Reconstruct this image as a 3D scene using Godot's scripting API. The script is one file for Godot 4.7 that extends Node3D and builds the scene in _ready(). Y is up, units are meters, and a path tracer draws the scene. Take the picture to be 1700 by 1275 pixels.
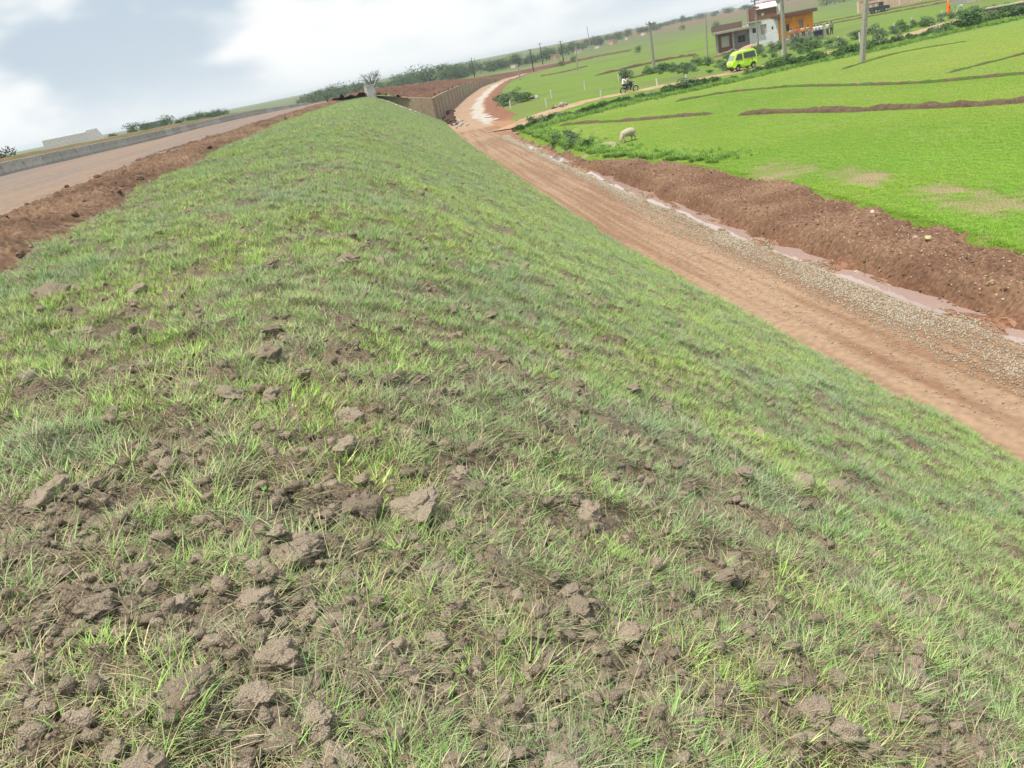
extends Node3D
# Highway embankment with young grass, dirt service road, ditch, fields and village houses (metres, y up).

const EYE := Vector3(0, 5.8, 0)
var rng := RandomNumberGenerator.new()
var used := {}
var n_big := FastNoiseLite.new()
var n_mid := FastNoiseLite.new()
var n_small := FastNoiseLite.new()
var n_fine := FastNoiseLite.new()
var tex := {}
var M := {}

# ---------------------------------------------------------------- helpers
func lin(r: float, g: float, b: float) -> Color:
	return Color(r, g, b).linear_to_srgb()

func uniq(n: String) -> String:
	if not used.has(n):
		used[n] = 0
		return n
	used[n] += 1
	return "%s_%03d" % [n, used[n]]

func tag(o: Node, label: String, category: String, group := "", kind := "") -> Node:
	o.set_meta("label", label)
	o.set_meta("category", category)
	if group != "": o.set_meta("group", group)
	if kind != "": o.set_meta("kind", kind)
	return o

func thing(called: String, label: String, category: String, at := Vector3.ZERO, yaw := 0.0, group := "") -> Node3D:
	var o := Node3D.new()
	o.name = uniq(called)
	add_child(o, true)
	o.position = at
	o.rotation.y = yaw
	tag(o, label, category, group)
	return o

func part(p: Node, called: String, mesh: Mesh, m: Material, at := Vector3.ZERO) -> MeshInstance3D:
	var o := MeshInstance3D.new()
	o.name = called
	o.mesh = mesh
	o.material_override = m
	o.position = at
	p.add_child(o, true)
	return o

func single(called: String, label: String, category: String, mesh: Mesh, m: Material, at := Vector3.ZERO, group := "", kind := "") -> MeshInstance3D:
	var o := MeshInstance3D.new()
	o.name = uniq(called)
	o.mesh = mesh
	o.material_override = m
	add_child(o, true)
	o.position = at
	tag(o, label, category, group, kind)
	return o

func grain(freq: float, lo: float, hi: float, oct := 5, seed_ := 1, size := 512, kind := FastNoiseLite.TYPE_SIMPLEX_SMOOTH, power := 1.0) -> ImageTexture:
	var n := FastNoiseLite.new()
	n.noise_type = kind
	n.seed = seed_
	n.frequency = freq
	n.fractal_octaves = oct
	var im := n.get_seamless_image(size, size)
	im.convert(Image.FORMAT_L8)
	var d := im.get_data()
	var lut := PackedByteArray()
	lut.resize(256)
	for i in 256: lut[i] = int(clampf(lerpf(lo, hi, pow(i / 255.0, power)) * 255.0, 0, 255))
	for i in d.size(): d[i] = lut[d[i]]
	im = Image.create_from_data(size, size, false, Image.FORMAT_L8, d)
	im.convert(Image.FORMAT_RGB8)
	im.generate_mipmaps()
	return ImageTexture.create_from_image(im)

func bump(freq: float, strength: float, seed_ := 5, oct := 5, size := 512) -> ImageTexture:
	var n := FastNoiseLite.new()
	n.seed = seed_
	n.frequency = freq
	n.fractal_octaves = oct
	var im := n.get_seamless_image(size, size)
	im.convert(Image.FORMAT_RGBA8)
	im.bump_map_to_normal_map(strength)
	im.generate_mipmaps()
	return ImageTexture.create_from_image(im)

func mat(c: Color, rough := 0.9, t: Texture2D = null, tile := 1.0, vcol := false, nm: Texture2D = null, nstr := 1.0) -> StandardMaterial3D:
	var m := StandardMaterial3D.new()
	m.albedo_color = c
	m.roughness = rough
	m.metallic_specular = 0.3
	m.vertex_color_use_as_albedo = vcol
	if t != null or nm != null:
		m.uv1_triplanar = true
		m.uv1_world_triplanar = true
		m.uv1_scale = Vector3.ONE * tile
	if t != null: m.albedo_texture = t
	if nm != null:
		m.normal_enabled = true
		m.normal_texture = nm
		m.normal_scale = nstr
	m.cull_mode = BaseMaterial3D.CULL_DISABLED
	return m

# mesh builder with explicit normals and vertex colours
class MB:
	var v := PackedVector3Array()
	var n := PackedVector3Array()
	var c := PackedColorArray()
	var ix := PackedInt32Array()
	var col := Color(1, 1, 1)
	func vert(p: Vector3, nn: Vector3) -> int:
		v.append(p); n.append(nn); c.append(col)
		return v.size() - 1
	func tri(a: Vector3, b: Vector3, d: Vector3) -> void:
		var nn := (d - a).cross(b - a).normalized()
		var i := v.size()
		vert(a, nn); vert(b, nn); vert(d, nn)
		ix.append(i); ix.append(i + 1); ix.append(i + 2)
	func quad(a: Vector3, b: Vector3, d: Vector3, e: Vector3) -> void:
		var nn := (d - a).cross(b - a).normalized()
		var i := v.size()
		vert(a, nn); vert(b, nn); vert(d, nn); vert(e, nn)
		ix.append_array([i, i + 1, i + 2, i, i + 2, i + 3])
	func face(a: Vector3, b: Vector3, d: Vector3, e: Vector3, out: Vector3) -> void:
		var front := (d - a).cross(b - a).dot(out) >= 0
		if d == e:
			if front: tri(a, b, d)
			else: tri(a, d, b)
		elif front: quad(a, b, d, e)
		else: quad(e, d, b, a)
	func box(ctr: Vector3, size: Vector3, ch := 0.0, bs := Basis.IDENTITY) -> void:
		var h := size * 0.5
		var k := minf(ch, minf(h.x, minf(h.y, h.z)) * 0.9)
		for a in 3:
			var b := (a + 1) % 3
			var d := (a + 2) % 3
			for s in [-1.0, 1.0]:
				var q := []
				for w in [[-1.0, -1.0], [1.0, -1.0], [1.0, 1.0], [-1.0, 1.0]]:
					var p := Vector3()
					p[a] = s * h[a]; p[b] = w[0] * (h[b] - k); p[d] = w[1] * (h[d] - k)
					q.append(ctr + bs * p)
				var o := Vector3(); o[a] = s
				face(q[0], q[1], q[2], q[3], bs * o)
			if k > 0.0:
				for s in [-1.0, 1.0]:
					for r in [-1.0, 1.0]:
						var q2 := []
						for w in [[0, -1.0], [0, 1.0], [1, 1.0], [1, -1.0]]:
							var p2 := Vector3()
							p2[b] = s * (h[b] - (k if w[0] == 1 else 0.0))
							p2[d] = r * (h[d] - (k if w[0] == 0 else 0.0))
							p2[a] = w[1] * (h[a] - k)
							q2.append(ctr + bs * p2)
						var o2 := Vector3(); o2[b] = s; o2[d] = r
						face(q2[0], q2[1], q2[2], q2[3], bs * o2)
		if k > 0.0:
			for sx in [-1.0, 1.0]:
				for sy in [-1.0, 1.0]:
					for sz in [-1.0, 1.0]:
						var s3 := Vector3(sx, sy, sz)
						var cc := Vector3(sx * h.x, sy * h.y, sz * h.z)
						var pa := ctr + bs * (cc - Vector3(0, sy * k, sz * k))
						var pb := ctr + bs * (cc - Vector3(sx * k, 0, sz * k))
						var pc := ctr + bs * (cc - Vector3(sx * k, sy * k, 0))
						if (pc - pa).cross(pb - pa).dot(bs * s3) >= 0: tri(pa, pb, pc)
						else: tri(pa, pc, pb)
	func tube(a: Vector3, b: Vector3, ra: float, rb: float, seg := 8, caps := true) -> void:
		var ax := (b - a).normalized()
		var t := ax.cross(Vector3(0.31, 0.2, 0.93) if absf(ax.z) < 0.9 else Vector3.UP).normalized()
		var w := ax.cross(t)
		var i := v.size()
		for k in seg + 1:
			var an := TAU * k / seg
			var d := t * cos(an) + w * sin(an)
			vert(a + d * ra, d); vert(b + d * rb, d)
		for k in seg:
			var j := i + k * 2
			ix.append_array([j, j + 2, j + 1, j + 1, j + 2, j + 3])
		if caps:
			for e in 2:
				var cp := a if e == 0 else b
				var rr := ra if e == 0 else rb
				var nn := -ax if e == 0 else ax
				var m := vert(cp, nn)
				for k in seg + 1:
					var an := TAU * k / seg
					vert(cp + (t * cos(an) + w * sin(an)) * rr, nn)
				for k in seg:
					if e == 0: ix.append_array([m, m + 1 + k, m + 2 + k])
					else: ix.append_array([m, m + 2 + k, m + 1 + k])
	func ring(ctr: Vector3, axis: Vector3, big: float, small: float, seg := 20, ss := 8) -> void:
		var t := axis.cross(Vector3.UP if absf(axis.y) < 0.9 else Vector3.RIGHT).normalized()
		var w := axis.cross(t)
		var i := v.size()
		for k in seg + 1:
			var d := t * cos(TAU * k / seg) + w * sin(TAU * k / seg)
			for j in ss + 1:
				var nn := d * cos(TAU * j / ss) + axis * sin(TAU * j / ss)
				vert(ctr + d * big + nn * small, nn)
		for k in seg:
			for j in ss:
				var q := i + k * (ss + 1) + j
				ix.append_array([q, q + ss + 1, q + 1, q + 1, q + ss + 1, q + ss + 2])
	func mesh() -> ArrayMesh:
		for i in range(0, ix.size(), 3):
			var a := ix[i]
			var b := ix[i + 1]
			var d := ix[i + 2]
			if (v[d] - v[a]).cross(v[b] - v[a]).dot(n[a] + n[b] + n[d]) < 0.0:
				ix[i + 1] = d
				ix[i + 2] = b
		var arr := []
		arr.resize(Mesh.ARRAY_MAX)
		arr[Mesh.ARRAY_VERTEX] = v
		arr[Mesh.ARRAY_NORMAL] = n
		arr[Mesh.ARRAY_COLOR] = c
		arr[Mesh.ARRAY_INDEX] = ix
		var m := ArrayMesh.new()
		m.add_surface_from_arrays(Mesh.PRIMITIVE_TRIANGLES, arr)
		return m

func boxm(size: Vector3, ch := 0.0) -> ArrayMesh:
	var b := MB.new()
	b.box(Vector3.ZERO, size, ch)
	return b.mesh()

# grid of points [rows][cols] -> smooth mesh; keep[] marks vertices in use
func grid_mesh(v: PackedVector3Array, c: PackedColorArray, rows: int, cols: int, keep := PackedByteArray()) -> ArrayMesh:
	var n := PackedVector3Array()
	n.resize(v.size())
	var ix := PackedInt32Array()
	var masked := keep.size() > 0
	for r in rows:
		var r0 := maxi(r - 1, 0) * cols
		var r1 := mini(r + 1, rows - 1) * cols
		var b := r * cols
		for k in cols:
			if masked and keep[b + k] == 0: continue
			var nn := (v[b + mini(k + 1, cols - 1)] - v[b + maxi(k - 1, 0)]).cross(v[r1 + k] - v[r0 + k])
			var flip := nn.y > 0
			if nn.y < 0: nn = -nn
			n[b + k] = nn.normalized()
			if r < rows - 1 and k < cols - 1:
				var a := b + k
				if masked and (keep[a + 1] == 0 or keep[a + cols] == 0 or keep[a + cols + 1] == 0): continue
				if flip:
					ix.append(a); ix.append(a + cols); ix.append(a + 1)
					ix.append(a + 1); ix.append(a + cols); ix.append(a + cols + 1)
				else:
					ix.append(a); ix.append(a + 1); ix.append(a + cols)
					ix.append(a + 1); ix.append(a + cols + 1); ix.append(a + cols)
	if masked:
		var remap := PackedInt32Array()
		remap.resize(v.size())
		remap.fill(-1)
		var v2 := PackedVector3Array()
		var n2 := PackedVector3Array()
		var c2 := PackedColorArray()
		for i in ix.size():
			var o := ix[i]
			if remap[o] < 0:
				remap[o] = v2.size()
				v2.append(v[o]); n2.append(n[o]); c2.append(c[o])
			ix[i] = remap[o]
		v = v2; n = n2; c = c2
	var arr := []
	arr.resize(Mesh.ARRAY_MAX)
	arr[Mesh.ARRAY_VERTEX] = v
	arr[Mesh.ARRAY_NORMAL] = n
	arr[Mesh.ARRAY_COLOR] = c
	arr[Mesh.ARRAY_INDEX] = ix
	var m := ArrayMesh.new()
	m.add_surface_from_arrays(Mesh.PRIMITIVE_TRIANGLES, arr)
	return m

func lookup(xs: Array, ys: Array, x: float) -> float:
	if x <= xs[0]: return ys[0]
	for i in range(1, xs.size()):
		if x <= xs[i]:
			var t: float = (x - xs[i - 1]) / (xs[i] - xs[i - 1])
			return lerpf(ys[i - 1], ys[i], t)
	return ys[-1]

# ---------------------------------------------------------------- the lie of the land
# toe(d): x of the embankment's foot at d metres ahead (z = -d); everything along the road is measured sideways from it as u
const TD := [-12.0, 0.0, 8.6, 10.3, 11.5, 16.0, 23.0, 42.0, 68.0, 94.0, 120.0, 150.0, 190.0, 220.0, 245.0, 265.0]
const TX := [6.7, 6.4, 6.0, 5.8, 5.55, 5.0, 4.05, 2.3, 0.1, -1.6, -0.9, 1.5, 6.0, 14.0, 30.0, 60.0]
const EU := [-27.0, -11.6, -11.0, -9.5, -8.2, -7.2, -6.2, 0.0, 1.0]
const EY := [4.74, 4.66, 4.66, 4.66, 4.59, 4.39, 3.95, 0.0, -0.62]
const BD := [0.0, 16.0, 20.0, 27.0, 30.0, 35.0, 39.0, 42.0, 51.0, 64.0, 70.0, 76.0, 95.0, 300.0]
const BU := [5.9, 6.0, 6.5, 6.9, 6.75, 6.4, 5.4, 4.5, 4.1, 4.0, 4.6, 5.6, 6.0, 6.0]
var toe_tab := PackedFloat32Array()
var emb_tab := PackedFloat32Array()

func toe(d: float) -> float:
	var f := clampf((d + 12.0) * 4.0, 0.0, 1107.0)
	var i := int(f)
	return lerpf(toe_tab[i], toe_tab[i + 1], f - i)

func emb(u: float) -> float:
	var f := clampf((u + 27.0) * 20.0, 0.0, 558.0)
	var i := int(f)
	return lerpf(emb_tab[i], emb_tab[i + 1], f - i)

func make_tables() -> void:
	var raw := PackedFloat32Array()
	for i in 1110: raw.append(lookup(TD, TX, -12.0 + i * 0.25))
	for i in 1110:
		var w := 6 if i < 160 else 24
		var s := 0.0
		for k in range(-w, w + 1): s += raw[clampi(i + k, 0, 1109)]
		toe_tab.append(s / (2 * w + 1))
	var rawe := PackedFloat32Array()
	for i in 561: rawe.append(lookup(EU, EY, -27.0 + i * 0.05))
	for i in 561:
		var s := 0.0
		var w := 6 if i < 520 else 1
		for k in range(-w, w + 1): s += rawe[clampi(i + k, 0, 560)]
		emb_tab.append(s / (2 * w + 1))

# point at d metres ahead, u metres sideways
func at_du(d: float, u: float, y := 0.0) -> Vector3:
	var x := toe(d)
	if d < 90.0: return Vector3(x + u, y, -d)
	var g := (toe(d + 2.0) - toe(d - 2.0)) / 4.0
	var t := Vector2(g, -1.0).normalized()
	var k := smoothstep(90.0, 110.0, d)
	var nx := lerpf(1.0, -t.y, k)
	var nz := lerpf(0.0, t.x, k)
	return Vector3(x + u * nx, y, -d + u * nz)

func slope_y(x: float, z: float, r: float) -> float:
	var u := x - toe(-z)
	var y := emb(u) * (1.0 - 0.105 * smoothstep(30.0, 95.0, -z)) + n_big.get_noise_2d(x, z) * 0.07
	var amp := 1.0 - smoothstep(-0.4, 0.4, u)
	if r < 45.0:
		var m := n_mid.get_noise_2d(x, z)
		y += amp * (absf(m) * 0.11 - 0.025)
		if r < 16.0:
			y += amp * n_small.get_noise_2d(x, z) * 0.06
			if r < 7.0: y += n_fine.get_noise_2d(x, z) * 0.03
	return y

func edge_u(d: float) -> float:
	return lookup(BD, BU, d)

func field_y(x: float, z: float) -> float:
	var r := sqrt(x * x + z * z)
	var y := 0.12 + n_big.get_noise_2d(x * 0.12, z * 0.12) * 0.10
	if r > 420.0: y += minf((r - 420.0) * 0.010, 3.6) * (0.72 + 0.5 * n_big.get_noise_2d(x * 0.012, z * 0.012))
	if z > -262.0:
		var e := edge_u(-z)
		var u := x - toe(-z)
		y = lerpf(-0.75, y, smoothstep(e - 0.9, e - 0.1, u))
	return y

# ---------------------------------------------------------------- plants
func clump(count: int, lo: float, hi: float, spread: float, lean: float, width: float, cols: Array, seed_: int, segs := 3) -> ArrayMesh:
	var g := RandomNumberGenerator.new()
	g.seed = seed_
	var b := MB.new()
	for i in count:
		b.col = cols[g.randi() % cols.size()]
		var k := 0.8 + 0.4 * g.randf()
		b.col = Color(b.col.r * k, b.col.g * k, b.col.b * k)
		var an := g.randf() * TAU
		var rr := spread * sqrt(g.randf())
		var p := Vector3(cos(an) * rr, -0.012, sin(an) * rr)
		var az := an + g.randf_range(-1.1, 1.1)
		var out := Vector3(cos(az), 0, sin(az))
		var side := Vector3(-out.z, 0, out.x).rotated(Vector3.UP, g.randf_range(-0.9, 0.9))
		var ln := g.randf_range(lo, hi)
		var th := lean * g.randf_range(0.35, 1.15)
		var bend := g.randf_range(0.25, 1.0)
		var w := width * g.randf_range(0.7, 1.3)
		var base := b.v.size()
		for s in segs + 1:
			var t := float(s) / segs
			var ww := w * (1.0 - pow(t, 1.7)) * 0.5
			var dir := (out * sin(th + bend * t) + Vector3.UP * cos(th + bend * t))
			var nn := side.cross(dir).normalized()
			if nn.y < 0: nn = -nn
			if s == segs:
				b.vert(p, nn)
			else:
				b.vert(p - side * ww, nn); b.vert(p + side * ww, nn)
			p += dir * ln / segs
		for s in segs - 1:
			var q := base + s * 2
			b.ix.append_array([q, q + 1, q + 2, q + 1, q + 3, q + 2])
		var q2 := base + (segs - 1) * 2
		b.ix.append_array([q2, q2 + 1, q2 + 2])
	return b.mesh()

func multi(mesh: Mesh, xf: Array, cols: PackedColorArray, m: Material, called: String, label: String, category: String) -> void:
	var mm := MultiMesh.new()
	mm.transform_format = MultiMesh.TRANSFORM_3D
	mm.use_colors = true
	mm.mesh = mesh
	mm.instance_count = xf.size()
	for i in xf.size():
		mm.set_instance_transform(i, xf[i])
		mm.set_instance_color(i, cols[i])
	var o := MultiMeshInstance3D.new()
	o.name = uniq(called)
	o.multimesh = mm
	o.material_override = m
	add_child(o, true)
	tag(o, label, category, "", "stuff")

func leafy(count: int, size: Vector3, leaf: float, lumps: int, seed_: int, cols: Array, low := 0.0) -> ArrayMesh:
	# many small leaf faces spread through several clumps
	var g := RandomNumberGenerator.new()
	g.seed = seed_
	var b := MB.new()
	var cs := []
	for i in lumps:
		var a := g.randf() * TAU
		var rr := sqrt(g.randf()) * 0.62
		cs.append([Vector3(cos(a) * rr * size.x * 0.5, (low + (1.0 - low) * g.randf_range(0.12, 0.84)) * size.y, sin(a) * rr * size.z * 0.5), g.randf_range(0.2, 0.36)])
	for i in count:
		var q: Array = cs[g.randi() % lumps]
		var d := Vector3(g.randfn(), g.randfn(), g.randfn()).normalized() * pow(g.randf(), 0.45)
		var p: Vector3 = q[0] + Vector3(d.x * size.x, d.y * size.y * 0.8, d.z * size.z) * q[1]
		if p.y < 0.02: p.y = 0.02 + g.randf() * 0.1
		b.col = cols[g.randi() % cols.size()]
		var k := 0.75 + 0.5 * g.randf()
		b.col = Color(b.col.r * k, b.col.g * k, b.col.b * k)
		var ax := Vector3(g.randfn(), g.randfn() * 0.6, g.randfn()).normalized() * leaf * g.randf_range(0.6, 1.4)
		var bx := ax.cross(Vector3(g.randfn(), g.randfn(), g.randfn())).normalized() * leaf * g.randf_range(0.25, 0.5)
		b.quad(p - ax, p + bx, p + ax, p - bx)
	return b.mesh()

func trunk_mesh(h: float, r: float, limbs: int, reach: float, seed_: int) -> ArrayMesh:
	var g := RandomNumberGenerator.new()
	g.seed = seed_
	var b := MB.new()
	b.tube(Vector3(0, -0.2, 0), Vector3(0.04 * h, h * 0.55, 0), r, r * 0.6, 7, false)
	for i in limbs:
		var a := TAU * i / limbs + g.randf()
		var s := Vector3(0.04 * h, h * g.randf_range(0.38, 0.55), 0)
		var mid := s + Vector3(cos(a) * reach * 0.5, h * 0.22, sin(a) * reach * 0.5)
		b.tube(s, mid, r * 0.5, r * 0.33, 5, false)
		for k in 2:
			var a2 := a + g.randf_range(-0.9, 0.9)
			b.tube(mid, mid + Vector3(cos(a2) * reach * 0.55, h * g.randf_range(0.1, 0.26), sin(a2) * reach * 0.55), r * 0.33, r * 0.1, 4, false)
	return b.mesh()

func clod_mesh(seed_: int, rings: int, segs: int, rough_: float) -> ArrayMesh:
	var n := FastNoiseLite.new()
	n.seed = seed_
	n.frequency = 0.9
	n.fractal_octaves = 5
	var g := RandomNumberGenerator.new()
	g.seed = seed_
	var sx := g.randf_range(0.85, 1.25)
	var sy := g.randf_range(0.55, 0.8)
	var cuts := []
	for i in 5:
		cuts.append([Vector3(g.randfn(), g.randfn(), g.randfn()).normalized(), g.randf_range(0.62, 0.88)])
	var v := PackedVector3Array()
	var c := PackedColorArray()
	for r in rings + 1:
		for k in segs + 1:
			var th := PI * r / rings
			var an := TAU * (k % segs) / segs
			var d := Vector3(sin(th) * cos(an), cos(th), sin(th) * sin(an))
			var rad := 1.0
			for q in cuts:
				var dd: float = d.dot(q[0])
				if dd > 0.05: rad = minf(rad, q[1] / dd)
			rad += n.get_noise_3dv(d * 1.3) * rough_ + n.get_noise_3dv(d * 5.0) * rough_ * 0.5
			v.append(Vector3(d.x * sx, d.y * sy, d.z) * rad * 0.5)
			var s := 0.86 + 0.28 * (n.get_noise_3dv(d * 3.0) * 0.5 + 0.5)
			c.append(Color(s, s, s))
	var st := MB.new()
	st.v = v
	st.c = c
	var nn := PackedVector3Array()
	nn.resize(v.size())
	for r in rings:
		for k in segs:
			var a := r * (segs + 1) + k
			st.ix.append_array([a, a + 1, a + segs + 1, a + 1, a + segs + 2, a + segs + 1])
			var fn := (v[a + segs + 1] - v[a]).cross(v[a + 1] - v[a])
			if fn.dot(v[a] + v[a + segs + 2]) < 0: fn = -fn
			for q in [a, a + 1, a + segs + 1, a + segs + 2]: nn[q] += fn
	for r in rings + 1:
		var s2 := nn[r * (segs + 1)] + nn[r * (segs + 1) + segs]
		nn[r * (segs + 1)] = s2
		nn[r * (segs + 1) + segs] = s2
	for i in nn.size(): nn[i] = nn[i].normalized() if nn[i].length() > 1e-9 else v[i].normalized()
	st.n = nn
	return st.mesh()

# ---------------------------------------------------------------- bodies: tapered capsules, smooth union, surface nets
func body_mesh(bones: Array, cell: float, k: float, inflate := 0.0) -> ArrayMesh:
	var lo := Vector3.ONE * 1e9
	var hi := -lo
	for b in bones:
		for e in 2:
			var rr: float = b[2 + e] + inflate + cell * 2.0
			lo = lo.min(b[e] - Vector3.ONE * rr)
			hi = hi.max(b[e] + Vector3.ONE * rr)
	var nx := int((hi.x - lo.x) / cell) + 2
	var ny := int((hi.y - lo.y) / cell) + 2
	var nz := int((hi.z - lo.z) / cell) + 2
	var f := PackedFloat32Array()
	f.resize(nx * ny * nz)
	f.fill(1.0)
	for b in bones:
		var a: Vector3 = b[0]
		var e: Vector3 = b[1]
		var ra: float = b[2] + inflate
		var rb: float = b[3] + inflate
		var ab := e - a
		var l2 := maxf(ab.length_squared(), 1e-8)
		var m := maxf(ra, rb) + k + cell * 2.0
		var p0 := ((a.min(e) - Vector3.ONE * m - lo) / cell).floor()
		var p1 := ((a.max(e) + Vector3.ONE * m - lo) / cell).ceil()
		for iz in range(maxi(0, int(p0.z)), mini(nz, int(p1.z) + 1)):
			for iy in range(maxi(0, int(p0.y)), mini(ny, int(p1.y) + 1)):
				for ix in range(maxi(0, int(p0.x)), mini(nx, int(p1.x) + 1)):
					var p := lo + Vector3(ix, iy, iz) * cell
					var t := clampf((p - a).dot(ab) / l2, 0.0, 1.0)
					var d := (p - a - ab * t).length() - lerpf(ra, rb, t)
					var i := ix + nx * (iy + ny * iz)
					var o := f[i]
					var h := maxf(k - absf(d - o), 0.0) / k
					f[i] = minf(d, o) - h * h * k * 0.25
	var ids := {}
	var v := PackedVector3Array()
	var nrm := PackedVector3Array()
	var offs := [0, 1, nx, nx + 1, nx * ny, nx * ny + 1, nx * ny + nx, nx * ny + nx + 1]
	for iz in nz - 1:
		for iy in ny - 1:
			for ix in nx - 1:
				var i := ix + nx * (iy + ny * iz)
				var neg := 0
				for q in 8:
					if f[i + offs[q]] < 0: neg += 1
				if neg == 0 or neg == 8: continue
				var s := Vector3.ZERO
				var cnt := 0
				for q in 8:
					for ax in 3:
						var bit := 1 << ax
						if q & bit: continue
						var fa := f[i + offs[q]]
						var fb := f[i + offs[q | bit]]
						if (fa < 0) == (fb < 0): continue
						var pq := Vector3(q & 1, (q >> 1) & 1, (q >> 2) & 1)
						pq[ax] += fa / (fa - fb)
						s += pq
						cnt += 1
				ids[i] = v.size()
				v.append(lo + (Vector3(ix, iy, iz) + s / cnt) * cell)
				nrm.append(Vector3(f[i + 1] - f[i], f[i + nx] - f[i], f[i + nx * ny] - f[i]).normalized())
	var out := PackedInt32Array()
	var st := [1, nx, nx * ny]
	for i in ids:
		for ax in 3:
			var j: int = i + st[ax]
			if j >= f.size() or (f[i] < 0) == (f[j] < 0): continue
			var b1: int = st[(ax + 1) % 3]
			var c1: int = st[(ax + 2) % 3]
			if not (ids.has(i - b1) and ids.has(i - c1) and ids.has(i - b1 - c1)): continue
			var q0: int = ids[i]
			var q1: int = ids[i - b1]
			var q2: int = ids[i - b1 - c1]
			var q3: int = ids[i - c1]
			if f[i] < 0: out.append_array([q0, q2, q1, q0, q3, q2])
			else: out.append_array([q0, q1, q2, q0, q2, q3])
	for i in range(0, out.size(), 3):
		var a := out[i]
		var b := out[i + 1]
		var d := out[i + 2]
		if (v[d] - v[a]).cross(v[b] - v[a]).dot(nrm[a] + nrm[b] + nrm[d]) < 0.0:
			out[i + 1] = d
			out[i + 2] = b
	var arr := []
	arr.resize(Mesh.ARRAY_MAX)
	arr[Mesh.ARRAY_VERTEX] = v
	arr[Mesh.ARRAY_NORMAL] = nrm
	arr[Mesh.ARRAY_INDEX] = out
	var me := ArrayMesh.new()
	me.add_surface_from_arrays(Mesh.PRIMITIVE_TRIANGLES, arr)
	return me

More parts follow.
